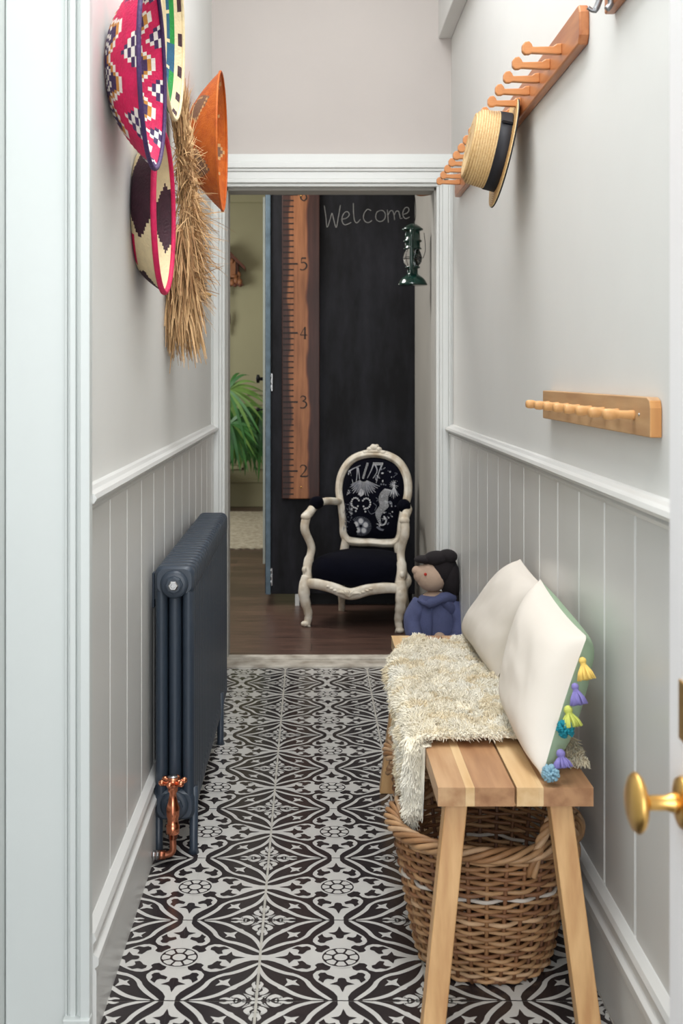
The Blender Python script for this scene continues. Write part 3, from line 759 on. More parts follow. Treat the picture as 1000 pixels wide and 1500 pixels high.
    for s in (-1,1): m.tube(bez([bk(s*.13,.385),bk(s*.14,.33),(s*RB,D,.22)],6), .022, 10)
    m.tube([bk(-.135,.372),bk(0,.362),bk(.135,.372)], .02, 10)
    part('back_frame', m)
    m = MB(X)
    for dx, dz, r in ((0,.84,(.026,.016,.018)),(-.022,.832,(.018,.014,.014)),(.022,.832,(.018,.014,.014)),(-.045,.818,(.018,.012,.010)),(.045,.818,(.018,.012,.010)),(-.068,.808,(.016,.010,.008)),(.068,.808,(.016,.010,.008)),(-.008,.85,(.010,.012,.010)),(.014,.849,(.010,.012,.010)),(0,.822,(.05,.014,.014))):
        p = bk(dx,dz,.012); m.ball(p, r)
    part('crest', m)
    # upholstered back
    m = MB(X); cen = Vector((0,.585,0)); n = len(lp); vs = []; fs = []
    rings = [(1.0,-.004),(.97,.012),(.9,.024),(.75,.031),(.5,.036),(.25,.038),(.02,.039)]
    for q, d in rings:
        for p in lp:
            r = cen+(p-cen)*q*.93; vs.append(bk(r.x,r.y,d))
    for i in range(len(rings)-1):
        for k in range(n): l = (k+1) % n; fs.append((i*n+k,(i+1)*n+k,(i+1)*n+l,i*n+l))
    fs.append(tuple(range(n)))
    m.add(vs, fs, 0, True); up = part('back_upholstery', m, M['velvet'])
    # printed motif; coordinates from photo crop (origin ~ (530,590) px of 1000, 1px=.000445 m)
    m = MB(X)
    def fn(cx, cy):
        u = (cx-533)*.000425; v = .585-(cy-585)*.000455
        rr = min(1, math.hypot(u/.15, (v-.585)/.21)); return bk(u, v, .0405-.016*rr**3)
    rnd = random.Random(3)
    cnt = [0]
    fnb = fn
    def fn(cx, cy):
        a = Vector(fnb(cx, cy)); a.y -= cnt[0]*2.5e-6; return a
    def fn0(cx, cy):
        a = Vector(fn(cx, cy)); a.y -= .0005; return a
    def S(pts, w, mi=0):
        stroke(m, pts, w, fn if mi else fn0, mi, 4, cap=False); cnt[0] += 1
    def disc(mb, x, y, r, f, mi=0, n=16):
        globals()['disc'](mb, x, y, r, f, mi, n); cnt[0] += 1
    # legs and bodies of the animals at top
    for pts in ([(235,300),(240,370),(250,440)],[(250,280),(275,350),(300,410)],[(340,240),(345,310),(340,390)],[(350,240),(370,310),(380,370)],[(540,200),(515,270),(475,350)],[(560,200),(590,270),(545,350)],[(640,210),(610,290),(585,400)],[(230,290),(300,250),(380,215)]):
        S(pts, [22,12,7], 1); S(pts, [7,4,3], 0)
    for k in range(16): 
        S([(455-k*3,185+k*11),(480-k*3,190+k*11)], 5, 0)
    for k in range(14): disc(m, 540+(k%7)*18, 185+(k//7)*16, 7, fn, 0, 8)
    # foliage fan
    for k in range(17):
        a = math.radians(195+k*9.5); r0 = 40; r1 = 190+20*math.sin(k*2.1)
        S([(430+r0*math.cos(a),370-r0*math.sin(a)*.5),(430+r1*.6*math.cos(a),390-r1*.5*math.sin(a)),(430+r1*math.cos(a),400-r1*.75*math.sin(a))], [4,13,6], 1)
        S([(430+r0*math.cos(a),370-r0*math.sin(a)*.5),(430+r1*math.cos(a),400-r1*.75*math.sin(a))], 3, 0)
    m.add([fn(375,500),fn(405,467),fn(445,490),(fn(440,530)),fn(405,552),fn(375,530)], [(5,4,3,2,1,0)], 0)
    # beaded scrolls
    for s, ox in ((-1,340),(1,475)):
        for k in range(13):
            a = math.radians(-60+k*27); 
            if k < 10: x, y = ox+s*50*math.cos(a-.6), 625-55*math.sin(a-.6)
            else: x, y = 408+s*(35+(k-10)*12), 660+(k-10)*28
            disc(m, x, y, 10, fn, 0, 8)
    # flower
    for k in range(36):
        a = 2*PI*k/36; S([(415+70*math.cos(a),880-60*math.sin(a)),(415+130*math.cos(a),880-110*math.sin(a))], [3,6], 1)
    for k in range(5):
        a = 2*PI*k/5+PI/2; disc(m, 415+60*math.cos(a), 880-55*math.sin(a), 40, fn, 1, 14); disc(m, 415+62*math.cos(a), 880-57*math.sin(a), 28, fn0, 0, 14)
    for k in range(5):
        a = 2*PI*k/5+PI/2; S([(415+20*math.cos(a),880-18*math.sin(a)),(415+50*math.cos(a),880-46*math.sin(a))], [14,3], 1)
    # striped animal
    spine = bez([(730,470,0),(690,520,0),(680,590,0),(690,650,0),(640,710,0),(625,770,0),(650,850,0)],5)
    for i, p in enumerate(spine):
        w = 48*math.sin(PI*min(1,.25+i/len(spine)*.75))+8
        S([(p.x-w,p.y-8),(p.x,p.y-2),(p.x+w,p.y+6)], 6, 0)
    S([(700,620),(770,600),(780,660)], 12, 1); S([(690,760),(720,800),(700,850),(640,860)], 16, 0); S([(610,880),(660,910),(720,915)], 22, 1)
    # spiky plant
    for k in range(14):
        a = 2*PI*k/14; S([(800,415),(800+55*math.cos(a),415-50*math.sin(a))], [8,2], 0)
    for k in range(-3,4): S([(800,430),(800+k*12,500),(800+k*22,570-abs(k)*12)], [6,12,2], 0 if k % 2 == 0 else 1)
    for k in range(60):
        x = rnd.uniform(640,870); y = rnd.choice([rnd.uniform(230,420),rnd.uniform(640,860)])
        if (x-533)**2/330**2+(y-585)**2/430**2 < 1: disc(m, x, y, rnd.uniform(4,11), fn0, rnd.choice([0,1]), 7)
    for k in range(40):
        x = rnd.uniform(190,300); y = rnd.uniform(640,950)
        disc(m, x, y, rnd.uniform(3,8), fn, 1, 7)
    for k in range(26):      # small leaf sprays filling the ground of the print
        x = rnd.choice([rnd.uniform(185,330), rnd.uniform(560,860)]); y = rnd.uniform(200,950)
        if (x-533)**2/320**2+(y-585)**2/400**2 > .95: continue
        for q in range(5):
            a = rnd.uniform(0,6.28)+q*1.25; r = rnd.uniform(16,34)
            S([(x,y),(x+r*.5*math.cos(a+.3),y+r*.5*math.sin(a+.3)),(x+r*math.cos(a),y+r*math.sin(a))], [2,7,2], rnd.choice([0,1]))
    for pts in ([(230,650),(265,650),(265,700),(310,740)],[(590,560),(615,575),(600,600)],[(560,620),(600,650),(580,700)],[(500,700),(540,740),(600,710)],[(205,690),(210,760),(215,840)],[(800,290),(830,300),(800,320)]):
        S(pts, 5, 1)
    m.build('fabric_print', [M['print'],M['printg']], up)
    # arms
    for s in (-1,1):
        m = MB(X); b0 = Vector(bk(s*.168,.56)); f0 = Vector((s*(W2+.012),.075,.535))
        m.tube(bez([b0,(s*.205,.24,.575),(s*(W2+.008),.15,.56),f0,(s*(W2+.018),.035,.522)],6), [.018]*12+[.021]*7+[.022]*6, 12)
        m.ball((s*(W2+.018),.035,.52), (.025,.022,.020))
        m.tube(bez([(s*(W2+.016),.045,.525),(s*(W2+.022),.03,.46),(s*(W2-.004),.055,.37),(s*(W2+.006),.03,.29),(s*W2,.008,.225)],6), [.021]*8+[.019]*8+[.023]*9, 12)
        m.ball((s*(W2+.014),.0,.27), (.012,.010,.016))
        arm = part('arm', m)
        m = MB(X); m.lathe([(0,-.035),(.022,-.032),(.030,-.02),(.032,0),(.030,.02),(.022,.032),(0,.035)], (s*(W2-.006),.13,.578), (-s*.25,1,.06), 20)
        m.build('arm_pad', M['velvet'], arm)
armchair()

# ------------------------------------------------------------------ soft toy (plain cloth doll)
def doll():
    y = 4.62; k = F/y
    o = Vector(((637-VX)/k, y, 0))
    Q = lambda px, py, d=0: Vector(((px-VX)/k, y+d, CH-(py-VY)/k))
    t = thing('cloth_toy', o, 'soft toy with beige head, dark headwear and blue hooded coat by the doorway', 'toy')
    m = MB()
    c = Q(634,900); zt = Q(0,868).z
    m.lathe([(0,.0),(.05,.0),(.055,.03),(.05,.06)], (o.x-.045,y,0), n=16); m.lathe([(0,.0),(.05,.0),(.055,.03),(.05,.06)], (o.x+.04,y,0), n=16)
    m.tube([(o.x-.045,y,.03),(o.x-.04,y,.14)], .04, 12); m.tube([(o.x+.04,y,.03),(o.x+.035,y,.14)], .04, 12)
    body = [(0,.09),(.085,.10),(.098,.13),(.096,.19),(.088,.25),(.074,.30),(.055,.335),(.03,.35),(0,.352)]
    m.lathe([(r*.93,h) for r,h in body], (o.x,y,0), n=24, scl=(1,.75))
    # head tilts back, face towards upper left
    hc = Q(633,845); R = Matrix.Rotation(math.radians(-38),3,'Y')
    m.ball(hc, (.064,.06,.058), 0, 20, 14)
    m.ball(hc+Vector((-.036,-.004,.012)), (.040,.038,.036), 0, 16, 10, R)
    m.ball(hc+Vector((-.062,-.006,.026)), (.019,.02,.018), 0, 12, 8)
    for s in (-1,):
        m.ball(Q(640,926)+Vector((0,-.085,0)), (.022,.02,.018))
    m.build('body', M['felt'], t)
    m = MB(); m.lathe([(.0,.10),(.095,.095),(.104,.10),(.102,.19),(.094,.25),(.080,.30),(.062,.33),(.05,.338)], (o.x,y,0), n=28, scl=(1,.8), capb=False)
    co = m.build('coat', M['coat'], t)
    for s in (-1,1):
        m = MB(); m.tube(bez([(o.x+s*.055,y-.01,.31),(o.x+s*.092+.0,y-.035,.25),(o.x+s*.085,y-.07,.19),(o.x+s*.05+.0,y-.095,.165)],6), [.036]*7+[.033]*6+[.03]*6, 14)
        m.build('sleeve', M['coat'], co)
    m = MB(); m.tube(bez([Q(612,876,-.04),Q(625,880,-.066),Q(645,872,-.06),Q(662,876,-.02),Q(668,892,.02)],6), [.010]*6+[.018]*6+[.022]*6+[.02]*7, 12)
    m.tube(bez([Q(640,872,-.05),Q(655,884,-.045),Q(666,905,-.02)],6), [.016]*4+[.022]*5+[.012]*4, 12)
    m.build('hood', M['coat'], co)
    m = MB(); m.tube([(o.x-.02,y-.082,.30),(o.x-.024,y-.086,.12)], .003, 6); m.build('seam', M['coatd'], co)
    m = MB()
    for c3, r in ((Q(648,836,.01),(.062,.066,.068)),(Q(660,850,0),(.042,.06,.075)),(Q(640,818,0),(.052,.055,.030)),(Q(655,815,.0),(.04,.05,.028)),(Q(664,878,.01),(.03,.05,.05)),(Q(622,820,.01),(.042,.045,.016))):
        m.ball(c3, r, 0, 18, 12)
    m.build('headwear', M['darkfelt'], t)
    m = MB(); p = Q(621,838,-.052); m.ball(p, (.006,.004,.006)); m.build('eye', M['red'], t)
doll()

# ------------------------------------------------------------------ radiator
def radiator():
    x0, x1 = -.392, -.292; yA, yB = 2.93, 4.09; n = 25; pit = (yB-yA)/n; zt, zb = .724, .088
    t = thing('column_radiator', (-.34,yA,0), 'anthracite column radiator on legs along the left wall', 'radiator')
    def section(y0, name):
        m = MB(); y = y0+pit/2; w = pit/2-.0008
        xc = [(x0+.016), (x0+x1)/2, x1-.016]
        for X in xc:
            m.tube([(X,y,zb+.045),(X,y,zt-.045)], w*.98, 14, flat=.72, ref=(0,1,0), cap=False)
        # headers: rounded blocks top and bottom (profile in X-Z, extruded in Y with bevel)
        def hdr(z0, z1):
            r = .02; pts = []
            for (cx,cz,a0) in ((x1-r,z1-r,0),(x0+r,z1-r,90),(x0+r,z0+r,180),(x1-r,z0+r,270)):
                for q in range(5):
                    a = math.radians(a0+q*22.5); pts.append((cx+r*math.cos(a), cz+r*math.sin(a)))
            cxx = (x0+x1)/2; czz = (z0+z1)/2
            N = len(pts); vs = []
            ly = [(-w,.88),(-w*.75,.97),(-w*.35,1.0),(w*.35,1.0),(w*.75,.97),(w,.88)]
            for dy, s in ly:
                for (a,b) in pts:
                    ins = (1-s)*.06
                    vs.append((a-(ins if a > cxx else -ins), y+dy, b-(ins if b > czz else -ins)))
            fs = [tuple(range(N-1,-1,-1)), tuple((len(ly)-1)*N+i for i in range(N))]
            m.add(vs, [(i*N+k,i*N+(k+1)%N,(i+1)*N+(k+1)%N,(i+1)*N+k) for i in range(len(ly)-1) for k in range(N)], 0, True)
            m.add(vs, fs, 0, False)
        hdr(zt-.075, zt); hdr(zb, zb+.075)
        return m.build(name, M['rad'], t)
    s0 = section(yA, 'radiator_section')
    for i in range(1,n):
        c = s0.copy(); c.location.y += pit*i; c.name = 'radiator_section.%03d' % i; C.objects.link(c); c.parent = t
    # legs
    for yy in (yA+pit/2, 3.82):
        for X in (x0+.008, x1-.004):
            m = MB(); m.tube([(X,yy,zb+.08),(X,yy,.012),(X,yy,0)], [.0115,.0105,.0145], 12); m.build('leg', M['rad'], t)
    for yy in (yA+pit*2, yB-pit*2):
        m = MB(); m.box(XL+.012, x0+.004, yy-.008, yy+.008, zt-.10, zt-.045); m.box(XL+.012,XL+.018,yy-.014,yy+.014,zt-.12,zt-.03); m.build('wall_bracket', M['rad'], t, bevel=.002)
    xc = (x0+x1)/2
    def plug(z):
        m = MB(); m.lathe([(0,0),(.034,0),(.035,.006),(.030,.010),(.027,.011)], (xc,yA+.002,z), (0,-1,0), 32)
        m.lathe([(.023,.010),(.023,.020),(.018,.022),(0,.022)], (xc,yA+.002,z), (0,-1,0), 8, smooth=False)
        o = m.build('end_plug', M['rad'], t); return o
    o = plug(zt-.045); m = MB(); m.lathe([(.0125,.022),(.0125,.028),(.010,.030),(.007,.030),(.006,.026),(0,.026)], (xc,yA+.002,zt-.045), (0,-1,0), 6, smooth=False); m.build('vent_screw', M['steel'], o)
    plug(zb+.04)
    # copper valve and pipe
    vx, vy = xc+.003, yA-.055; vz = zb+.04
    m = MB()
    m.lathe([(0,0),(.011,0),(.012,.012),(.0165,.014),(.0165,.034),(.014,.036),(.0135,.05),(.016,.056),(.0165,.075),(.012,.09),(.010,.10),(.0085,.112),(.0125,.118),(.0125,.15),(0,.15)], (vx,vy,vz-.062), (0,0,1), 20)
    m.tube([(vx,vy,vz),(vx,vy+.03,vz),(vx,yA-.01,vz)], [.012,.013,.016], 12)
    v = m.build('valve', M['copper'], t)
    m = MB(); zc = vz+.075
    for a in (20,140,260,75,200,320):
        A = math.radians(a); m.tube(bez([(vx,vy,zc),(vx+.018*math.cos(A),vy+.018*math.sin(A),zc),(vx+.029*math.cos(A),vy+.029*math.sin(A),zc+.004)],4), [.006]*5+[.007]*4, 8)
        m.ball((vx+.028*math.cos(A),vy+.028*math.sin(A),zc+.003), .008)
    m.lathe([(0,0),(.013,0),(.013,.022),(0,.023)], (vx,vy,zc-.01), (0,0,1), 18)
    w = m.build('handwheel', M['copper'], v)
    m = MB(); m.lathe([(0,0),(.012,0),(.012,.003),(0,.0045)], (vx,vy,zc+.013), (0,0,1), 18); m.build('cap', M['steel'], w)
    m = MB(); m.tube(bez([(vx,vy,vz-.05),(vx,vy,.06),(vx,vy,.040),(vx-.006,vy,.030),(vx-.02,vy,.026),(vx-.05,vy,.026),(XL+.03,vy,.026)],4), .0085, 12)
    m.lathe([(.0115,0),(.0115,.02)], (vx-.018,vy,.026), (-1,0,0), 12)
    m.build('pipe', M['copperdull'], t)
    m = MB(); m.tube([(XL+.031,vy,.026),(XL+.038,vy,.026)], .0105, 12); m.tube([(vx-.032,vy,.026),(vx-.042,vy,.026)], .0115, 12); m.build('pipe_fitting', M['steel'], t)
radiator()

# ------------------------------------------------------------------ light switch
def switch():
    y = 4.6; z = P(0,430,y).z; t = thing('light_switch', (XL,y,z), 'small metal toggle light switch on left wall near the doorway', 'switch')
    m = MB(); m.box(XL+.0005, XL+.007, y-.04, y+.04, z-.042, z+.042); m.build('switch_plate', M['steel2'], t, bevel=.002)
    m = MB(); m.tube([(XL+.007,y,z),(XL+.012,y,z),(XL+.026,y,z-.01)], [.008,.005,.006], 10); m.build('toggle', M['brass'], t)
switch()

# ------------------------------------------------------------------ coiled baskets on the left wall
def bowl(name, D0, Z0, R, xr, rb, label, mats, outer, inner, nseg=96, rings=20, rimmi=0, rimr=.005, tilt=0.0, curve=.35):
    xb = XL+.003; dep = xr-xb
    org = Vector((xb, D0, Z0))
    def prof(inside):
        pr = []
        NB = 6; off = .004 if inside else 0
        for i in range(NB+1): pr.append((max(rb*i/NB,.0005), off))
        for i in range(1, rings+1):
            u = i/rings
            r = lerp(rb, R, u**.9); h = dep*(u**(1+curve)) + off*(1-u)
            pr.append((r-(off if u < 1 else 0)*.8, h))
        return pr, NB
    def fine(pr):        # coil ridges: insert mid points bulging
        out = []; ids = []
        for i in range(len(pr)-1):
            a, b = pr[i], pr[i+1]
            dx, dy = b[0]-a[0], b[1]-a[1]; L = math.hypot(dx,dy) or 1
            out.append(a); ids.append(i)
            mx, my = (a[0]+b[0])/2+dy/L*.0012, (a[1]+b[1])/2-dx/L*.0012
            out.append((mx,my)); ids.append(i)
        out.append(pr[-1]); return out, ids
    pr, NB = prof(False); po, ido = fine(pr)
    T = Matrix.Translation(org) @ Matrix.Rotation(tilt, 4, 'Y') @ Matrix.Translation(-org)
    m = MB(T)
    m.lathe(po, org, (1,0,0), nseg, mi=lambda i,k: outer(ido[i]-NB, k, nseg), capa=False, capb=False)
    pr, NB = prof(True); po, idi = fine(pr)
    o2 = [(r, h+.0) for r, h in po]
    m.lathe([(r,h) for r,h in o2], org, (1,0,0), nseg, mi=lambda i,k: inner(idi[i]-NB, k, nseg), capa=False, capb=False)
    b = m.build(name, mats, origin=tuple(org))
    tag(b, label, 'basket', 'woven baskets on the left wall')
    m = MB(T); pts = []
    for k in range(72):
        a = 2*PI*k/72; pts.append(org+Vector((dep, R*math.cos(a), R*math.sin(a))))
    m.tube(pts, rimr, 8, closed=True)
    WLo = m.build('rim', mats[rimmi], b)
    return b
def zig(k, n, lobes, ph=0.0):
    u = ((k/n*lobes+ph) % 1.0); return abs(u-.5)*2
NR = 20
def o1(i, k, n):     # pink outside, purple zigzags edged ochre and white (mats: 0 pink 1 purple 2 white 3 ochre)
    if i < 0: return 0
    z = zig(k, n, 8, .5); e = 3.2+5.0*z
    if i < e-2:
        if i >= 0 and z > .35 and (i+k//2) % 2 == 0 and i < 4: return 2
        return 1
    if i < e-1: return 3
    if i < e: return 2
    q = 1-z
    if i > 7 and q > .55 and i > 7+(1-q)*9 : return 2 if (i+k//2) % 2 == 0 else 1
    return 0
def i1b(i, k, n):
    z = zig(k, n, 10, 0.0); e = 6.2+4.8*z
    if i < e-2: return 1
    if i < e-1: return 3
    if i < e: return 2
    q = 1-z
    if i > 8 and q > .5 and i > 8+(1-q)*7: return 2 if (i+k//2) % 2 == 0 else 1
    return 0
bowl('pink_wall_basket', 2.45, 1.834, .200, -.331, .072, 'pink and purple zigzag woven basket, highest at the near end of the left wall', [M['pink'],M['purple'],M['fwhite'],M['ochre']], o1, i1b, rimmi=1, nseg=120, rings=13)
# maroon / cream basket with pink rim
def o2(i, k, n):
    u = ((k/n-.215)*3.2) % 1.0; z = abs(u-.5)*2; th = i/20
    if z < .3 and i < 12 and .25 < k/n < .75: return 0 if i < 4 else 1
    return 2 if z > .28+.8*abs(th-.45) else 1
def i2(i, k, n):
    u = ((k/n-.755)*3.6) % 1.0; z = abs(u-.5)*2; th = i/20
    return 2 if z > .42+.9*abs(th-.75) else 1
bowl('maroon_wall_basket', 2.85, 1.594, .192, -.358, .135, 'cream and maroon woven basket with pink rim, below the pink one', [M['pink'],M['cream'],M['maroon']], o2, i2, rimmi=0, rimr=.007, nseg=120)
def i3(i, k, n):
    a = (k % 8)
    if i >= 17: return 0 if a > 2 else 4
    if i >= 15: return 0
    if i >= 12: return 1 if zig(k,n,6,.2) > .4 else 2
    if i >= 10: return 2 if a else 0
    if i >= 7: return 0
    if i >= 4: return 1 if a else 0
    return 2
bowl('green_wall_basket', 2.98, 2.10, .245, -.352, .12, 'green, blue and cream ringed basket with dark ticks on rim, behind the pink one', [M['cream'],M['fgreen'],M['fblue'],M['purple'],M['maroon']], lambda i,k,n: 3 if i > 17 else (1 if i % 5 < 3 else 2), i3, rimmi=0, nseg=128)
def o4(i, k, n):
    z = zig(k, n, 5, .25)
    d = abs(i-8)/6.5+(1-z)*2.0
    if d < .95: return 1
    if d < 1.18: return 2 if (i+k) % 2 else 1
    return 0
def i4(i, k, n):
    z = zig(k, n, 5, .25)
    d = abs(i-15.5)/2.6+(1-z)*4
    if d < .8: return 1
    if d < 1.2: return 2
    q = zig(k, n, 6, .88)
    if q > .9 and 13 < i < 17 and (i+k) % 2: return 2
    return 0
bowl('orange_wall_basket', 4.05, 2.005, .236, -.309, .085, 'orange woven basket with brown diamonds on left wall beside the doorway', [M['orange'],M['taupe'],M['sand']], o4, i4, rimmi=0, nseg=112, rimr=.004)

# straw swag
def swag():
    y0 = 3.42; X = XL
    top = P(262,168,y0).z; bot = P(262,440,y0).z
    t = thing('straw_swag', (X,y0,bot-.1), 'shaggy dried straw bundle hanging on left wall behind the baskets', 'wall hanging')
    rnd = random.Random(11)
    m = MB(); N = 26
    sp = []
    for i in range(N+1):
        u = i/N; sp.append(Vector((X+.045+.02*math.sin(u*PI), y0+.05*math.sin(u*2.5), lerp(top, bot, u))))
    m.tube(sp, [.012+.006*math.sin(i*2.2) for i in range(N+1)], 10, 0)
    for i in range(N*3):
        u = i/(N*3); p = sp[min(int(u*N),N)]; a = i*.9
        m.ball(p+Vector((.014*math.cos(a),.014*math.sin(a),0)), (.008,.008,.012), 0, 8, 6)
    m.build('braided_spine', M['raffia'], t)
    m = MB()
    def blade(p, d, L, w, mi):
        side = d.cross(Vector((rnd.uniform(-1,1),rnd.uniform(-1,1),rnd.uniform(-1,1)))).normalized()
        vs = []
        for q in range(5):
            u = q/4; c = p+d*L*u+Vector((0,0,-.18*L*u*u)); 
            c.x = max(c.x, XL+.004)
            ww = w*(1-u*.75); vs += [c+side*ww, c-side*ww]
            vs[-1].x = max(vs[-1].x, XL+.002); vs[-2].x = max(vs[-2].x, XL+.002)
        m.add(vs, [(2*i,2*i+1,2*i+3,2*i+2) for i in range(4)], mi)
    for i in range(4200):
        u = rnd.random(); p = sp[int(u*N)].copy()+Vector((rnd.uniform(-.03,.012),rnd.uniform(-.05,.05),rnd.uniform(-.03,.03)))
        if u < .18:
            d = Vector((rnd.uniform(-.25,.18), rnd.uniform(-.5,.5), rnd.uniform(.6,2.0))).normalized(); L = rnd.uniform(.04,.12)
        elif u < .45:
            d = Vector((rnd.uniform(-.3,.35), rnd.uniform(-1,1), rnd.uniform(-1.2,1.0))).normalized(); L = rnd.uniform(.03,.09)
        else:
            d = Vector((rnd.uniform(-.3,.75), rnd.uniform(-1,1), rnd.uniform(-2.0,.3))).normalized(); L = rnd.uniform(.05,.13)
        blade(p, d, L, rnd.uniform(.0012,.003), 0 if rnd.random() < .75 else 1)
    for i in range(1500):      # bottom sheaf fanning out from the braid
        p = sp[-1]+Vector((rnd.uniform(-.05,.03),rnd.uniform(-.07,.07),rnd.uniform(-.03,.22)))
        d = Vector((rnd.uniform(-.12,.36),rnd.uniform(-.9,.75),-1)).normalized()
        blade(p, d, rnd.uniform(.07,.165), rnd.uniform(.0018,.0045), 0 if rnd.random() < .75 else 1)
    o = m.build('straw_blades', [M['raffia'],M['raffia2']], t); o['kind'] = 'stuff'
swag()

# ------------------------------------------------------------------ peg rails on the right wall
def rail_top():
    t = thing('peg_rail', (XR,3.57,1.948), 'long varnished wooden peg rail high on right wall, boater hat on it', 'coat rack')
    m = MB(); z0, z1 = 1.905, 1.99; yA, yB = 2.49, 4.66
    def pf(u, v, d): return Vector((XR-.0005-d, u, v))
    c = .03
    poly = [(yA+.0,z0+.018),(yA+.012,z0),(yB-.012,z0),(yB,z0+.018),(yB,z1-.018),(yB-.012,z1),(yA+.012,z1),(yA,z1-.018)]
    m.prism(poly, pf, 0, .022); m.build('rail_board', M['pine'], t, bevel=.004, seg=3)
    m = MB(); zc = 1.942; y = 2.67
    poly = [(0,-.012),(.012,-.013),(.068,-.010),(.074,-.013),(.084,-.013),(.090,-.006),(.090,.008),(.084,.015),(.074,.017),(.068,.010),(.066,.004),(.02,.005),(.012,.011),(0,.012)]
    m.prism(poly, lambda u, v, d: Vector((XR-.022-u, y+d, zc+v)), -.008, .008)
    p0 = m.build('peg', M['peg'], t, bevel=.0025)
    for i in range(1,15):
        c = p0.copy(); c.location.y += .13*i; c.name = 'peg.%03d' % i; C.objects.link(c); c.parent = t
rail_top()
def rail_low():
    t = thing('small_peg_rail', (XR,2.43,1.13), 'short pale wooden peg rail with eight pegs, lower on right wall', 'coat rack')
    m = MB(); poly = [(1.975,1.095),(2.89,1.095),(2.89,1.163),(1.995,1.163),(1.980,1.158),(1.975,1.145)]
    m.prism(poly, lambda u, v, d: Vector((XR-.0005-d,u,v)), 0, .0205); o = m.build('rail_board', [M['paleboard'],M['paleend']], t, bevel=.002)
    for p in o.data.polygons:
        if abs(p.normal.y) > .5: p.material_index = 1
    m = MB(); m.lathe([(0,0),(.0085,0),(.0088,.006),(.0078,.014),(.0076,.030),(.0082,.036),(.0098,.041),(.0104,.047),(.0098,.054),(.0078,.058),(0,.058)], (XR-.0195,2.072,1.130), (-1,-.10,.03), 14)
    p0 = m.build('peg', M['peg2'], t)
    for i in range(1,8):
        c = p0.copy(); c.location.y += .1055*i; c.name = 'peg.%03d' % (20+i); C.objects.link(c); c.parent = t
    m = MB(); m.ball((XR-.021,2.04,1.132), (.002,.003,.003)); m.build('screw', M['steel'], t)
rail_low()
def hookboard():
    t = thing('hook_board', (XR,2.0,1.945), 'varnished wooden board with a silver hook at the top right edge', 'coat rack')
    m = MB(); m.box(XR-.0205, XR-.0005, 1.55, 2.285, 1.902, 1.99); m.build('rail_board', M['pine'], t, bevel=.003)
    m = MB(); y = 2.22
    m.tube(bez([(XR-.02,y,1.955),(XR-.035,y,1.95),(XR-.045,y,1.912),(XR-.055,y+.0,1.890),(XR-.068,y,1.896)],5), [.008]*10+[.006]*6+[.004]*5, 10)
    m.tube(bez([(XR-.03,y,1.955),(XR-.03,y,1.93),(XR-.024,y,1.905),(XR-.032,y,1.892)],5), [.006]*16, 8)
    m.tube(bez([(XR-.045,y-.005,1.955),(XR-.045,y,1.93),(XR-.05,y,1.914)],5), [.009]*6+[.006]*5, 8)
    m.ball((XR-.04,y,1.965), (.025,.014,.016))
    m.build('hook', M['steel2'], t)
hookboard()

def boater():
    c = P(737,224,3.25); tilt = math.radians(12)
    ax = Vector((-math.cos(tilt),0,math.sin(tilt)))
    t = thing('boater_hat', c, 'straw boater hat with navy band hanging on the long peg rail', 'hat')
    m = MB()
    pr = [(.106,.004)]
    rr = [.106,.112,.118,.124,.130,.136,.142,.148]
    prof = [(.105,-.002)]
    for r in rr: prof += [(r,0.0),(r+.003,.0018)]
    prof += [(.152,-.0015),(.150,-.004),(.105,-.005)]
    m.lathe(prof, c, ax, 72, mi=lambda i,k: 1 if i%2==0 and i < 16 else 0, capa=False, capb=False); m.build('brim', [M['straw'],M['straw2']], t)
    m = MB(); prof = []
    N = 15
    for i in range(N):
        u = i/(N-1); r = lerp(.107,.100,u)-(.012*max(0,u-.85)/.15)
        prof += [(r, .093*u), (r+.0026, .093*u+.0022), (r+.0022, .093*u+.0048)]
    prof += [(.082,.099),(.078,.0985),(.060,.1005),(.058,.0995),(.040,.101),(.038,.1),(.02,.101),(0,.1008)]
    m.lathe(prof, c, ax, 72, mi=lambda i,k: 1 if i%3==2 else 0, capa=False); m.build('crown', [M['straw'],M['straw2']], t)
    m = MB(); m.lathe([(.1095,.002),(.1100,.003),(.1085,.034),(.1065,.034)], c, ax, 64, capa=False, capb=False)
    # small flat bow on the near side
    u = Vector((0,-1,0)); w = ax.cross(u)
    for a in (.75,):
        rd = (u*math.cos(a)+w*math.sin(a)).normalized(); tn = ax.cross(rd)
        p = c+rd*.1105+ax*.018
        m.add([p+tn*.022-ax*.017,p-tn*.022-ax*.017,p-tn*.022+ax*.017,p+tn*.022+ax*.017,p+rd*.006+tn*.02-ax*.013,p+rd*.006-tn*.02-ax*.013,p+rd*.006-tn*.02+ax*.013,p+rd*.006+tn*.02+ax*.013],
              [(0,1,5,4),(1,2,6,5),(2,3,7,6),(3,0,4,7),(4,5,6,7)])
    m.build('hat_band', M['ribbon'], t)
    m = MB(); pts = []
    uu = (Vector((0,1,0))); ww = ax.cross(uu)
    for k in range(64):
        a = 2*PI*k/64; pts.append(c+uu*(.1512*math.cos(a))+ww*(.1512*math.sin(a))-ax*.0025)
    m.tube(pts, .0022, 6, closed=True); m.build('brim_binding', M['ribbon'], t)
boater()

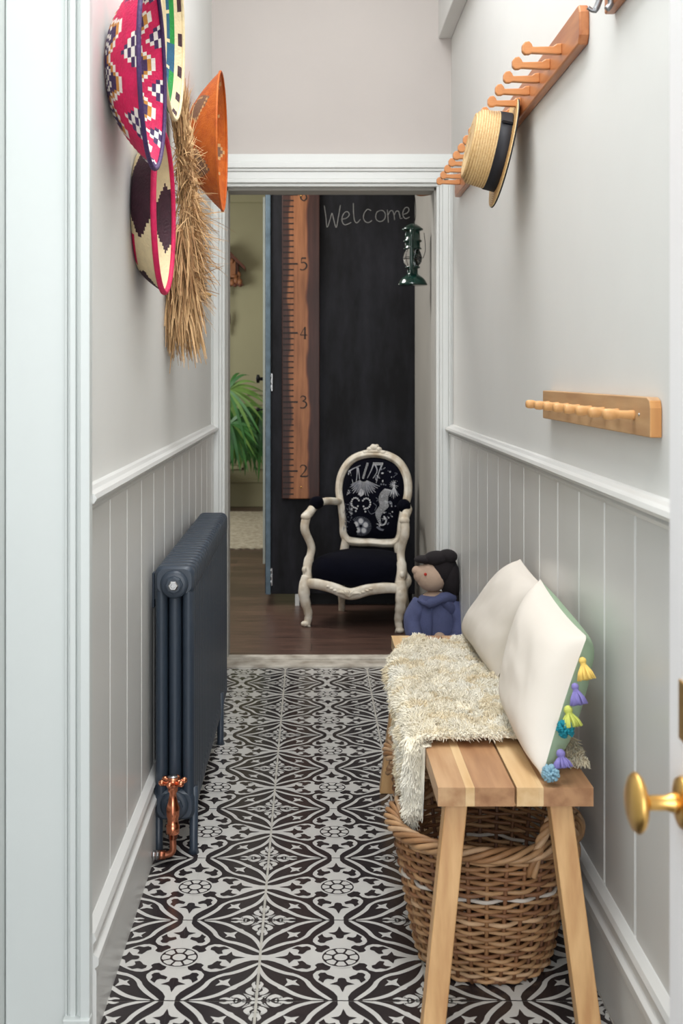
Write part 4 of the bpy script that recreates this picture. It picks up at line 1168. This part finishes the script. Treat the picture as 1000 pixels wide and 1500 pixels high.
# ------------------------------------------------------------------ bench
BX0, BX1, BY0, BY1, BZ = .23, .513, 2.136, 3.386, .45
def bench():
    t = thing('wooden_bench', ((BX0+BX1)/2,(BY0+BY1)/2,0), 'slatted light wooden bench on splayed legs along the right wall', 'bench')
    rnd = random.Random(5); th = .034
    def plank(xa, xb, staves):
        m = MB()
        x = xa; W = xb-xa
        for (fw, seq) in staves:
            xe = x+W*fw; y = BY0
            for k, (fl, mi) in enumerate(seq):
                ye = min(BY1, y+fl) if k < len(seq)-1 else BY1
                m.box(x+.0001, xe-.0001, y+.0001, ye-.0001, BZ-th, BZ, mi); y = ye
            x = xe
        m.build('seat_plank', [M['acacia1'],M['acacia2'],M['acacia3']], t)
    plank(BX0, .3695, [(.36,[(.62,0),(.4,2),(.3,1)]),(.12,[(.33,1),(.5,0),(.5,2)]),(.52,[(.45,2),(.35,0),(.3,1),(.3,2)])])
    plank(.3735, BX1, [(.29,[(.42,1),(.4,2),(.5,0)]),(.06,[(.6,1),(.5,0)]),(.65,[(.38,2),(.5,0),(.5,2)])])
    # aprons
    for y in (BY0+.05, BY1-.085):
        m = MB(); m.box(BX0+.03, BX1-.03, y, y+.03, BZ-th-.018, BZ-th-.0005); m.build('cross_batten', M['leg1'], t, bevel=.002)
    m = MB(); m.box(.355,.385,BY0+.085,BY1-.09,BZ-th-.03,BZ-th-.0005); m.build('stretcher', M['leg1'], t, bevel=.002)
    zt = BZ-th-.0008
    for sy, yt, yb in ((-1,BY0+.02,BY0-.035),(1,BY1-.065,BY1-.02)):
        for sx, xt, xb in ((-1,.246,.196),(1,.437,.483)):
            m = MB(); w = .041; d = .043
            a = [(xb,yb,0),(xb+w,yb,0),(xb+w,yb+d,0),(xb,yb+d,0)]; b = [(xt,yt,zt),(xt+w,yt,zt),(xt+w,yt+d,zt),(xt,yt+d,zt)]
            m.hexa(a, b); m.build('leg', M['leg1'], t, bevel=.0025)
bench()

# ------------------------------------------------------------------ sheepskin
def fleece():
    rnd = random.Random(21)
    t = thing('sheepskin', (.34,2.8,BZ), 'cream curly sheepskin draped over the wooden bench seat', 'rug')
    def hang(y):
        u = min(1,max(0,(y-2.58)/.26)); u = u*u*(3-2*u); h = lerp(.152,.028,u)
        if y < 2.42: h -= .05*((2.42-y)/.06)**2
        if y > 3.05: h = lerp(.028,.0,(y-3.05)/.2)
        return max(h,.0)
    def edgeX(y):  # inner right extent, waviness
        return .488+.008*math.sin(y*21)
    Y0, Y1 = 2.385, 3.235
    def surf(s, y):  # s 0..1 top ; 1..2 side. returns p, n
        xl = BX0-.022; zt = BZ+.012
        if y > 3.0: xl += .05*((y-3.0)/.23)**2
        if s <= 1:
            x = lerp(edgeX(y), xl+.02, s); z = zt+.008*math.sin(x*40)*math.sin(y*17)+.006
            return Vector((x,y,z)), Vector((0,0,1))
        v = s-1; h = hang(y); L = .025+h
        q = v*L
        if q < .025:
            a = q/.025*PI/2; return Vector((xl+.02-.02*math.sin(a), y, zt+.006-.02*(1-math.cos(a)))), Vector((-math.sin(a),0,math.cos(a)))
        return Vector((xl-.004*math.sin(y*30), y, zt-.014-(q-.025))), Vector((-1,0,.0))
    m = MB(); NS, NY = 30, 60; vs = []
    for j in range(NY+1):
        y = lerp(Y0,Y1,j/NY)
        for i in range(NS+1): vs.append(surf(2*i/NS, y)[0])
    m.add(vs, [(j*(NS+1)+i,j*(NS+1)+i+1,(j+1)*(NS+1)+i+1,(j+1)*(NS+1)+i) for j in range(NY) for i in range(NS)], 0, True)
    m.build('hide', M['fleece2'], t, solid=.008)
    m = MB()
    ca, sa = [math.cos(2*PI*k/3) for k in range(3)], [math.sin(2*PI*k/3) for k in range(3)]
    def tuft(p, d, L, r, mi):
        u = d.orthogonal().normalized(); w = d.cross(u); ph = rnd.uniform(0,6.28); cr = rnd.uniform(.0012,.003)
        N = 4; vs = []
        for k in range(N+1):
            q = k/N; a = ph+q*5.5
            c = p+d*(L*q)+(u*math.cos(a)+w*math.sin(a))*(cr*q**.6)+Vector((0,0,-.25*L*q*q))
            if c.z < BZ+.003 and c.x > BX0-.006 and c.y < BY1 and c.y > BY0: c.z = BZ+.003
            rr = r*(1,1.15,1.1,.8,.25)[k]
            for t3 in range(3): vs.append(c+u*(rr*ca[t3])+w*(rr*sa[t3]))
        m.add(vs, [(i*3+k,i*3+(k+1)%3,(i+1)*3+(k+1)%3,(i+1)*3+k) for i in range(N) for k in range(3)], mi, True)
    def clump(p):
        return noise.noise_vector(p*34)*1.5+noise.noise_vector(p*90)*.9
    for i in range(62000):
        y = rnd.uniform(Y0,Y1); s = rnd.random()*2
        if s > 1:
            if rnd.random() > (.025+hang(y))/.15: s = rnd.random()
        p, n = surf(s, y)
        h = 1+.7*noise.noise(p*45)
        d = (n*1.0+clump(p)+Vector((rnd.uniform(-.25,.25),rnd.uniform(-.25,.25),rnd.uniform(-.2,.2)))+Vector((0,-.15,-.25 if s > 1 else 0))).normalized()
        if d.dot(n) < .15: d = (d+n*.4).normalized()
        tuft(p, d, rnd.uniform(.014,.023)*h, rnd.uniform(.0011,.0019), 0 if noise.noise(p*20) > -.12 else 1)
    for i in range(5200):      # near and lower hems
        if rnd.random() < .45:
            s = rnd.random()*2; p, n = surf(s, Y0+rnd.uniform(0,.02)); d = (Vector((0,-.8,0))+n*.5+Vector((rnd.uniform(-.5,.5),rnd.uniform(-.3,.1),rnd.uniform(-.4,.3)))).normalized()
        elif rnd.random() < .6:
            y = rnd.uniform(Y0,2.9); p, n = surf(2, y); d = Vector((rnd.uniform(-.4,.4),rnd.uniform(-.5,.3),-1)).normalized()
        else:
            s = rnd.random()*1.2; p, n = surf(s, Y1); d = (Vector((0,.8,0))+n*.5+Vector((rnd.uniform(-.5,.5),0,rnd.uniform(-.4,.3)))).normalized()
        d = (d+clump(p)*.5).normalized(); tuft(p, d, rnd.uniform(.014,.028), rnd.uniform(.0012,.002), 0)
    for i in range(5200):       # thick near side of the hanging leg
        v = rnd.random(); p = Vector((rnd.uniform(BX0-.034,BX0-.006), Y0+rnd.uniform(-.004,.03), BZ+.01-.14*v)); d = Vector((rnd.uniform(-.5,.5),-1,-.5)).normalized()
        tuft(p, (d+clump(p)*.6).normalized(), rnd.uniform(.02,.03), .0018, 0)
    for i in range(700):       # lock poking out at the wall side behind the cushion
        p = Vector((rnd.uniform(.495,.53), rnd.uniform(2.27,2.42), BZ+.008)); d = Vector((rnd.uniform(-.1,.25),-1,rnd.uniform(-.1,.4))).normalized()
        tuft(p, (d+clump(p)*.35).normalized(), rnd.uniform(.025,.05), .002, 1)
    o = m.build('wool', [M['fleece'],M['fleece2']], t); o['kind'] = 'stuff'
fleece()

# ------------------------------------------------------------------ cushions
def cushion(name, A, B, Cc, Dd, thick, label, backmat, seed):
    # A: top far, B: top near, Cc: bottom near, Dd: bottom far  (face corners)
    A, B, Cc, Dd = map(Vector, (A,B,Cc,Dd))
    cen = (A+B+Cc+Dd)/4; base = Vector((cen.x,cen.y,BZ))
    t = thing(name, base, label, 'cushion', 'cushions on the bench')
    nrm = (B-A).cross(Dd-A).normalized()
    if nrm.x > 0: nrm = -nrm
    N = 28
    def pt(u, v, s):
        # pinch edges inwards between the corners
        a, b = 2*u-1, 2*v-1
        k = .06
        a2 = a*(1-k*(1-b*b)*abs(a)**2); b2 = b*(1-k*(1-a*a)*abs(b)**2)
        U, V = (a2+1)/2, (b2+1)/2
        p = A*(1-U)*(1-V)+B*U*(1-V)+Cc*U*V+Dd*(1-U)*V
        h = ((1-a**4)*(1-b**4))**.55*(1-.15*(a*a+b*b)/2)
        wr = .004*noise.noise(Vector((u*5+seed,v*5,s)))*h+ .0015*noise.noise(Vector((u*16,v*9+seed,s)))*h
        q = p+nrm*(s*thick/2*h+wr)
        return q
    def side(s):
        m = MB(); vs = []
        for j in range(N+1):
            for i in range(N+1): vs.append(pt(i/N,j/N,s))
        m.add(vs, [(j*(N+1)+i,j*(N+1)+i+1,(j+1)*(N+1)+i+1,(j+1)*(N+1)+i) for j in range(N) for i in range(N)], 0, True); return m
    side(1).build('front_cover', M['linen'], t, subd=1)
    side(-1).build('back_cover', backmat, t, subd=1)
    return t, pt, nrm
def clampx(v, mx=.572): return v
t1, pt1, n1 = cushion('cushion', (.545,3.07,.722), (.545,2.66,.71), (.440,2.80,.473), (.428,3.33,.468), .115, 'plain cream cushion at the far end of the bench, behind the tasselled one', M['linen'], 3)
t2, pt2, n2 = cushion('cushion', (.505,2.60,.752), (.522,2.225,.705), (.425,2.165,.458), (.440,2.60,.474), .13, 'cream cushion with green back and coloured tassels, nearest on the bench', M['greenlinen'], 9)
def tassel(parent, p, L, r, m_, kind, d=Vector((.15,-.35,-1))):
    m = MB(); rnd = random.Random(int(L*1e5)); d = d.normalized()
    if kind == 'pom':
        for k in range(140):
            v = Vector((rnd.gauss(0,1),rnd.gauss(0,1),rnd.gauss(0,1))).normalized()
            m.tube([p+v*r*.2, p+v*r*rnd.uniform(.8,1.05)], [r*.16,r*.13], 5)
        m.build('pompom', m_, parent)
    else:
        m.ball(p, r*.42, 0, 12, 8)
        m.lathe([(r*.3,L*.12),(r*.34,L*.2),(r*.3,L*.26)], p, d, 12)
        u = d.orthogonal().normalized(); w = d.cross(u)
        for k in range(70):
            a = rnd.uniform(0,6.28); q = rnd.random()**.5
            o = (u*math.cos(a)+w*math.sin(a))
            m.tube([p+d*L*.22+o*r*.25*q, p+d*L*.6+o*r*.75*q, p+d*L*rnd.uniform(.92,1)+o*r*q], [r*.09,r*.1,r*.09], 5)
        m.build('tassel', m_, parent)
for px, py, Y, L, r, key, kind in ((853,968,2.205,.036,.017,'ty','t'),(842,1006,2.195,.034,.017,'tp','t'),(832,1040,2.185,.032,.020,'tl','t'),(828,1068,2.175,.03,.0175,'tt','pom'),(821,1104,2.165,.026,.020,'tp','t'),(806,1133,2.150,.02,.017,'tb','pom')):
    tassel(t2, P(px,py,Y), L, r, M[key], kind)
tassel(t1, P(727,1003,2.80)+Vector((-.006,0,.002)), .02, .012, M['tY'], 'pom')

# ------------------------------------------------------------------ wicker basket
def wicker(cx, cy, label, seed, hd, Rt=.186):
    H = .285; Rb = .130
    t = thing('log_basket', (cx,cy,0), label, 'basket', 'wicker baskets under the bench')
    rnd = random.Random(seed)
    mats = [M['wick%d' % i] for i in range(5)]+[M['wickw']]
    NS = 30
    def R(z): u = z/H; return lerp(Rb, Rt, u**.85)
    m = MB(); rows = 27; SEG = NS*4
    for j in range(rows):
        z = .008+(H-.035)*j/(rows-1); ph = j % 2
        pts = []
        for k in range(SEG):
            a = 2*PI*k/SEG; off = .0052*math.cos(a*NS/2+PI*ph)+.0008*math.sin(a*5+j)
            rr = R(z)+off; pts.append((cx+rr*math.cos(a), cy+rr*math.sin(a), z+.0016*math.sin(a*7+j*1.7)))
        mi = 5 if j in (18,) else rnd.choice([0,0,1,1,2,3])
        m.tube(pts, rnd.uniform(.0038,.0048), 6, mi, closed=True)
        pts = [(cx+(Vector((p[0]-cx,p[1]-cy,0)).length)*.0+p[0]-cx if False else p[0], p[1], p[2]+.0052) for p in pts]
    for k in range(NS):
        a = 2*PI*(k+.0)/NS
        m.tube([(cx+R(z)*math.cos(a), cy+R(z)*math.sin(a), z) for z in [H*i/6+.002 for i in range(7)]], .0042, 6, rnd.choice([1,2,4]))
    # woven bottom
    for j in range(14):
        r = Rb*(j+1)/14; m.tube([(cx+r*math.cos(2*PI*k/40), cy+r*math.sin(2*PI*k/40), .008) for k in range(40)], .0055, 5, 2, closed=True)
    m.build('woven_body', mats, t)
    m = MB()
    for s in range(5):       # rim braid
        for (zz, rr, am, tw, n) in ((H-.006,Rt+.003,.013,7,180),):
            pts = []
            for k in range(n):
                a = 2*PI*k/n; p2 = a*tw+2*PI*s/5
                pts.append((cx+(rr+am*math.cos(p2))*math.cos(a), cy+(rr+am*math.cos(p2))*math.sin(a), zz+am*math.sin(p2)*(.5 if zz < .1 else .8)))
            m.tube(pts, .0042 if zz < .1 else .0056, 6, rnd.choice([0,1,3,0]), closed=True)
    m.build('braided_rim', mats, t)
    for a0, hh in hd:
        m = MB()
        for s in range(3):
            pts = []
            for k in range(61):
                u = k/60; a = a0+(u-.5)*.75
                rr = Rt+.006; z = H-.05+(hh+.04)*math.sin(PI*u)**.7
                p = Vector((cx+rr*math.cos(a), cy+rr*math.sin(a), z)); q = u*26+2*PI*s/3
                pts.append(p+Vector((math.cos(a)*.006*math.cos(q), math.sin(a)*.006*math.cos(q), .0))+Vector((-math.sin(a),math.cos(a),0))*.006*math.sin(q))
            m.tube(pts, .0058, 6, [0,3,1][s])
        m.build('handle', mats, t)
wicker(.357, 2.44, 'round brown wicker basket under the near end of the bench', 4, ((math.radians(-48),.075),(math.radians(115),.02)))
wicker(.366, 2.875, 'second wicker basket further under the bench, mostly hidden behind the nearer one', 8, ((math.radians(30),.03),(math.radians(-150),.0)), .172)

# ------------------------------------------------------------------ lights
def area(name, loc, rot, size, sy, power, col=(1,1,1)):
    l = bpy.data.lights.new(name,'AREA'); l.shape = 'RECTANGLE'; l.size = size; l.size_y = sy; l.energy = power; l.color = col
    o = bpy.data.objects.new(name,l); C.objects.link(o); o.location = loc; o.rotation_euler = rot; return o
area('daylight_door', (0,-1.7,1.5), (math.radians(90),0,0), 1.5, 2.3, 48, (.94,.965,1.0))
area('hall_fill_light', (.06,2.15,3.35), (0,0,0), .6, 3.6, 47, (.94,.965,1.0))  # unseen overhead fill, added to even out the corridor walls
area('back_hall_fill', (-.9,5.6,2.8), (0,0,0), .8, .8, 30, (1,.98,.94))  # unseen fill added to brighten the hall beyond the doorway
area('far_room_side_fill', (-2.5,8.8,1.6), (0,math.radians(-90),0), 1.6, 1.6, 42, (.98,1,.98))  # area light added off view, lights the sage room from the left
w = bpy.data.worlds.new('world'); bpy.context.scene.world = w; w.use_nodes = True
w.node_tree.nodes['Background'].inputs[0].default_value = (.92,.96,1,1); w.node_tree.nodes['Background'].inputs[1].default_value = 1.0

cam = bpy.data.cameras.new('camera'); co = bpy.data.objects.new('camera', cam); C.objects.link(co)
co.location = (0,0,CH); co.rotation_euler = (math.radians(90),0,0)
cam.sensor_fit = 'VERTICAL'; cam.sensor_height = 36; cam.sensor_width = 24; cam.lens = F/1500*36
cam.shift_x = (500-VX)/1500; cam.shift_y = -(750-VY)/1500; cam.clip_start = .02
cam.dof.use_dof = True; cam.dof.focus_distance = 3.1; cam.dof.aperture_fstop = 7
bpy.context.scene.camera = co
sc = bpy.context.scene
sc.view_settings.view_transform = 'Standard'; sc.view_settings.look = 'None'; sc.view_settings.gamma = 1; sc.view_settings.exposure = 0.45
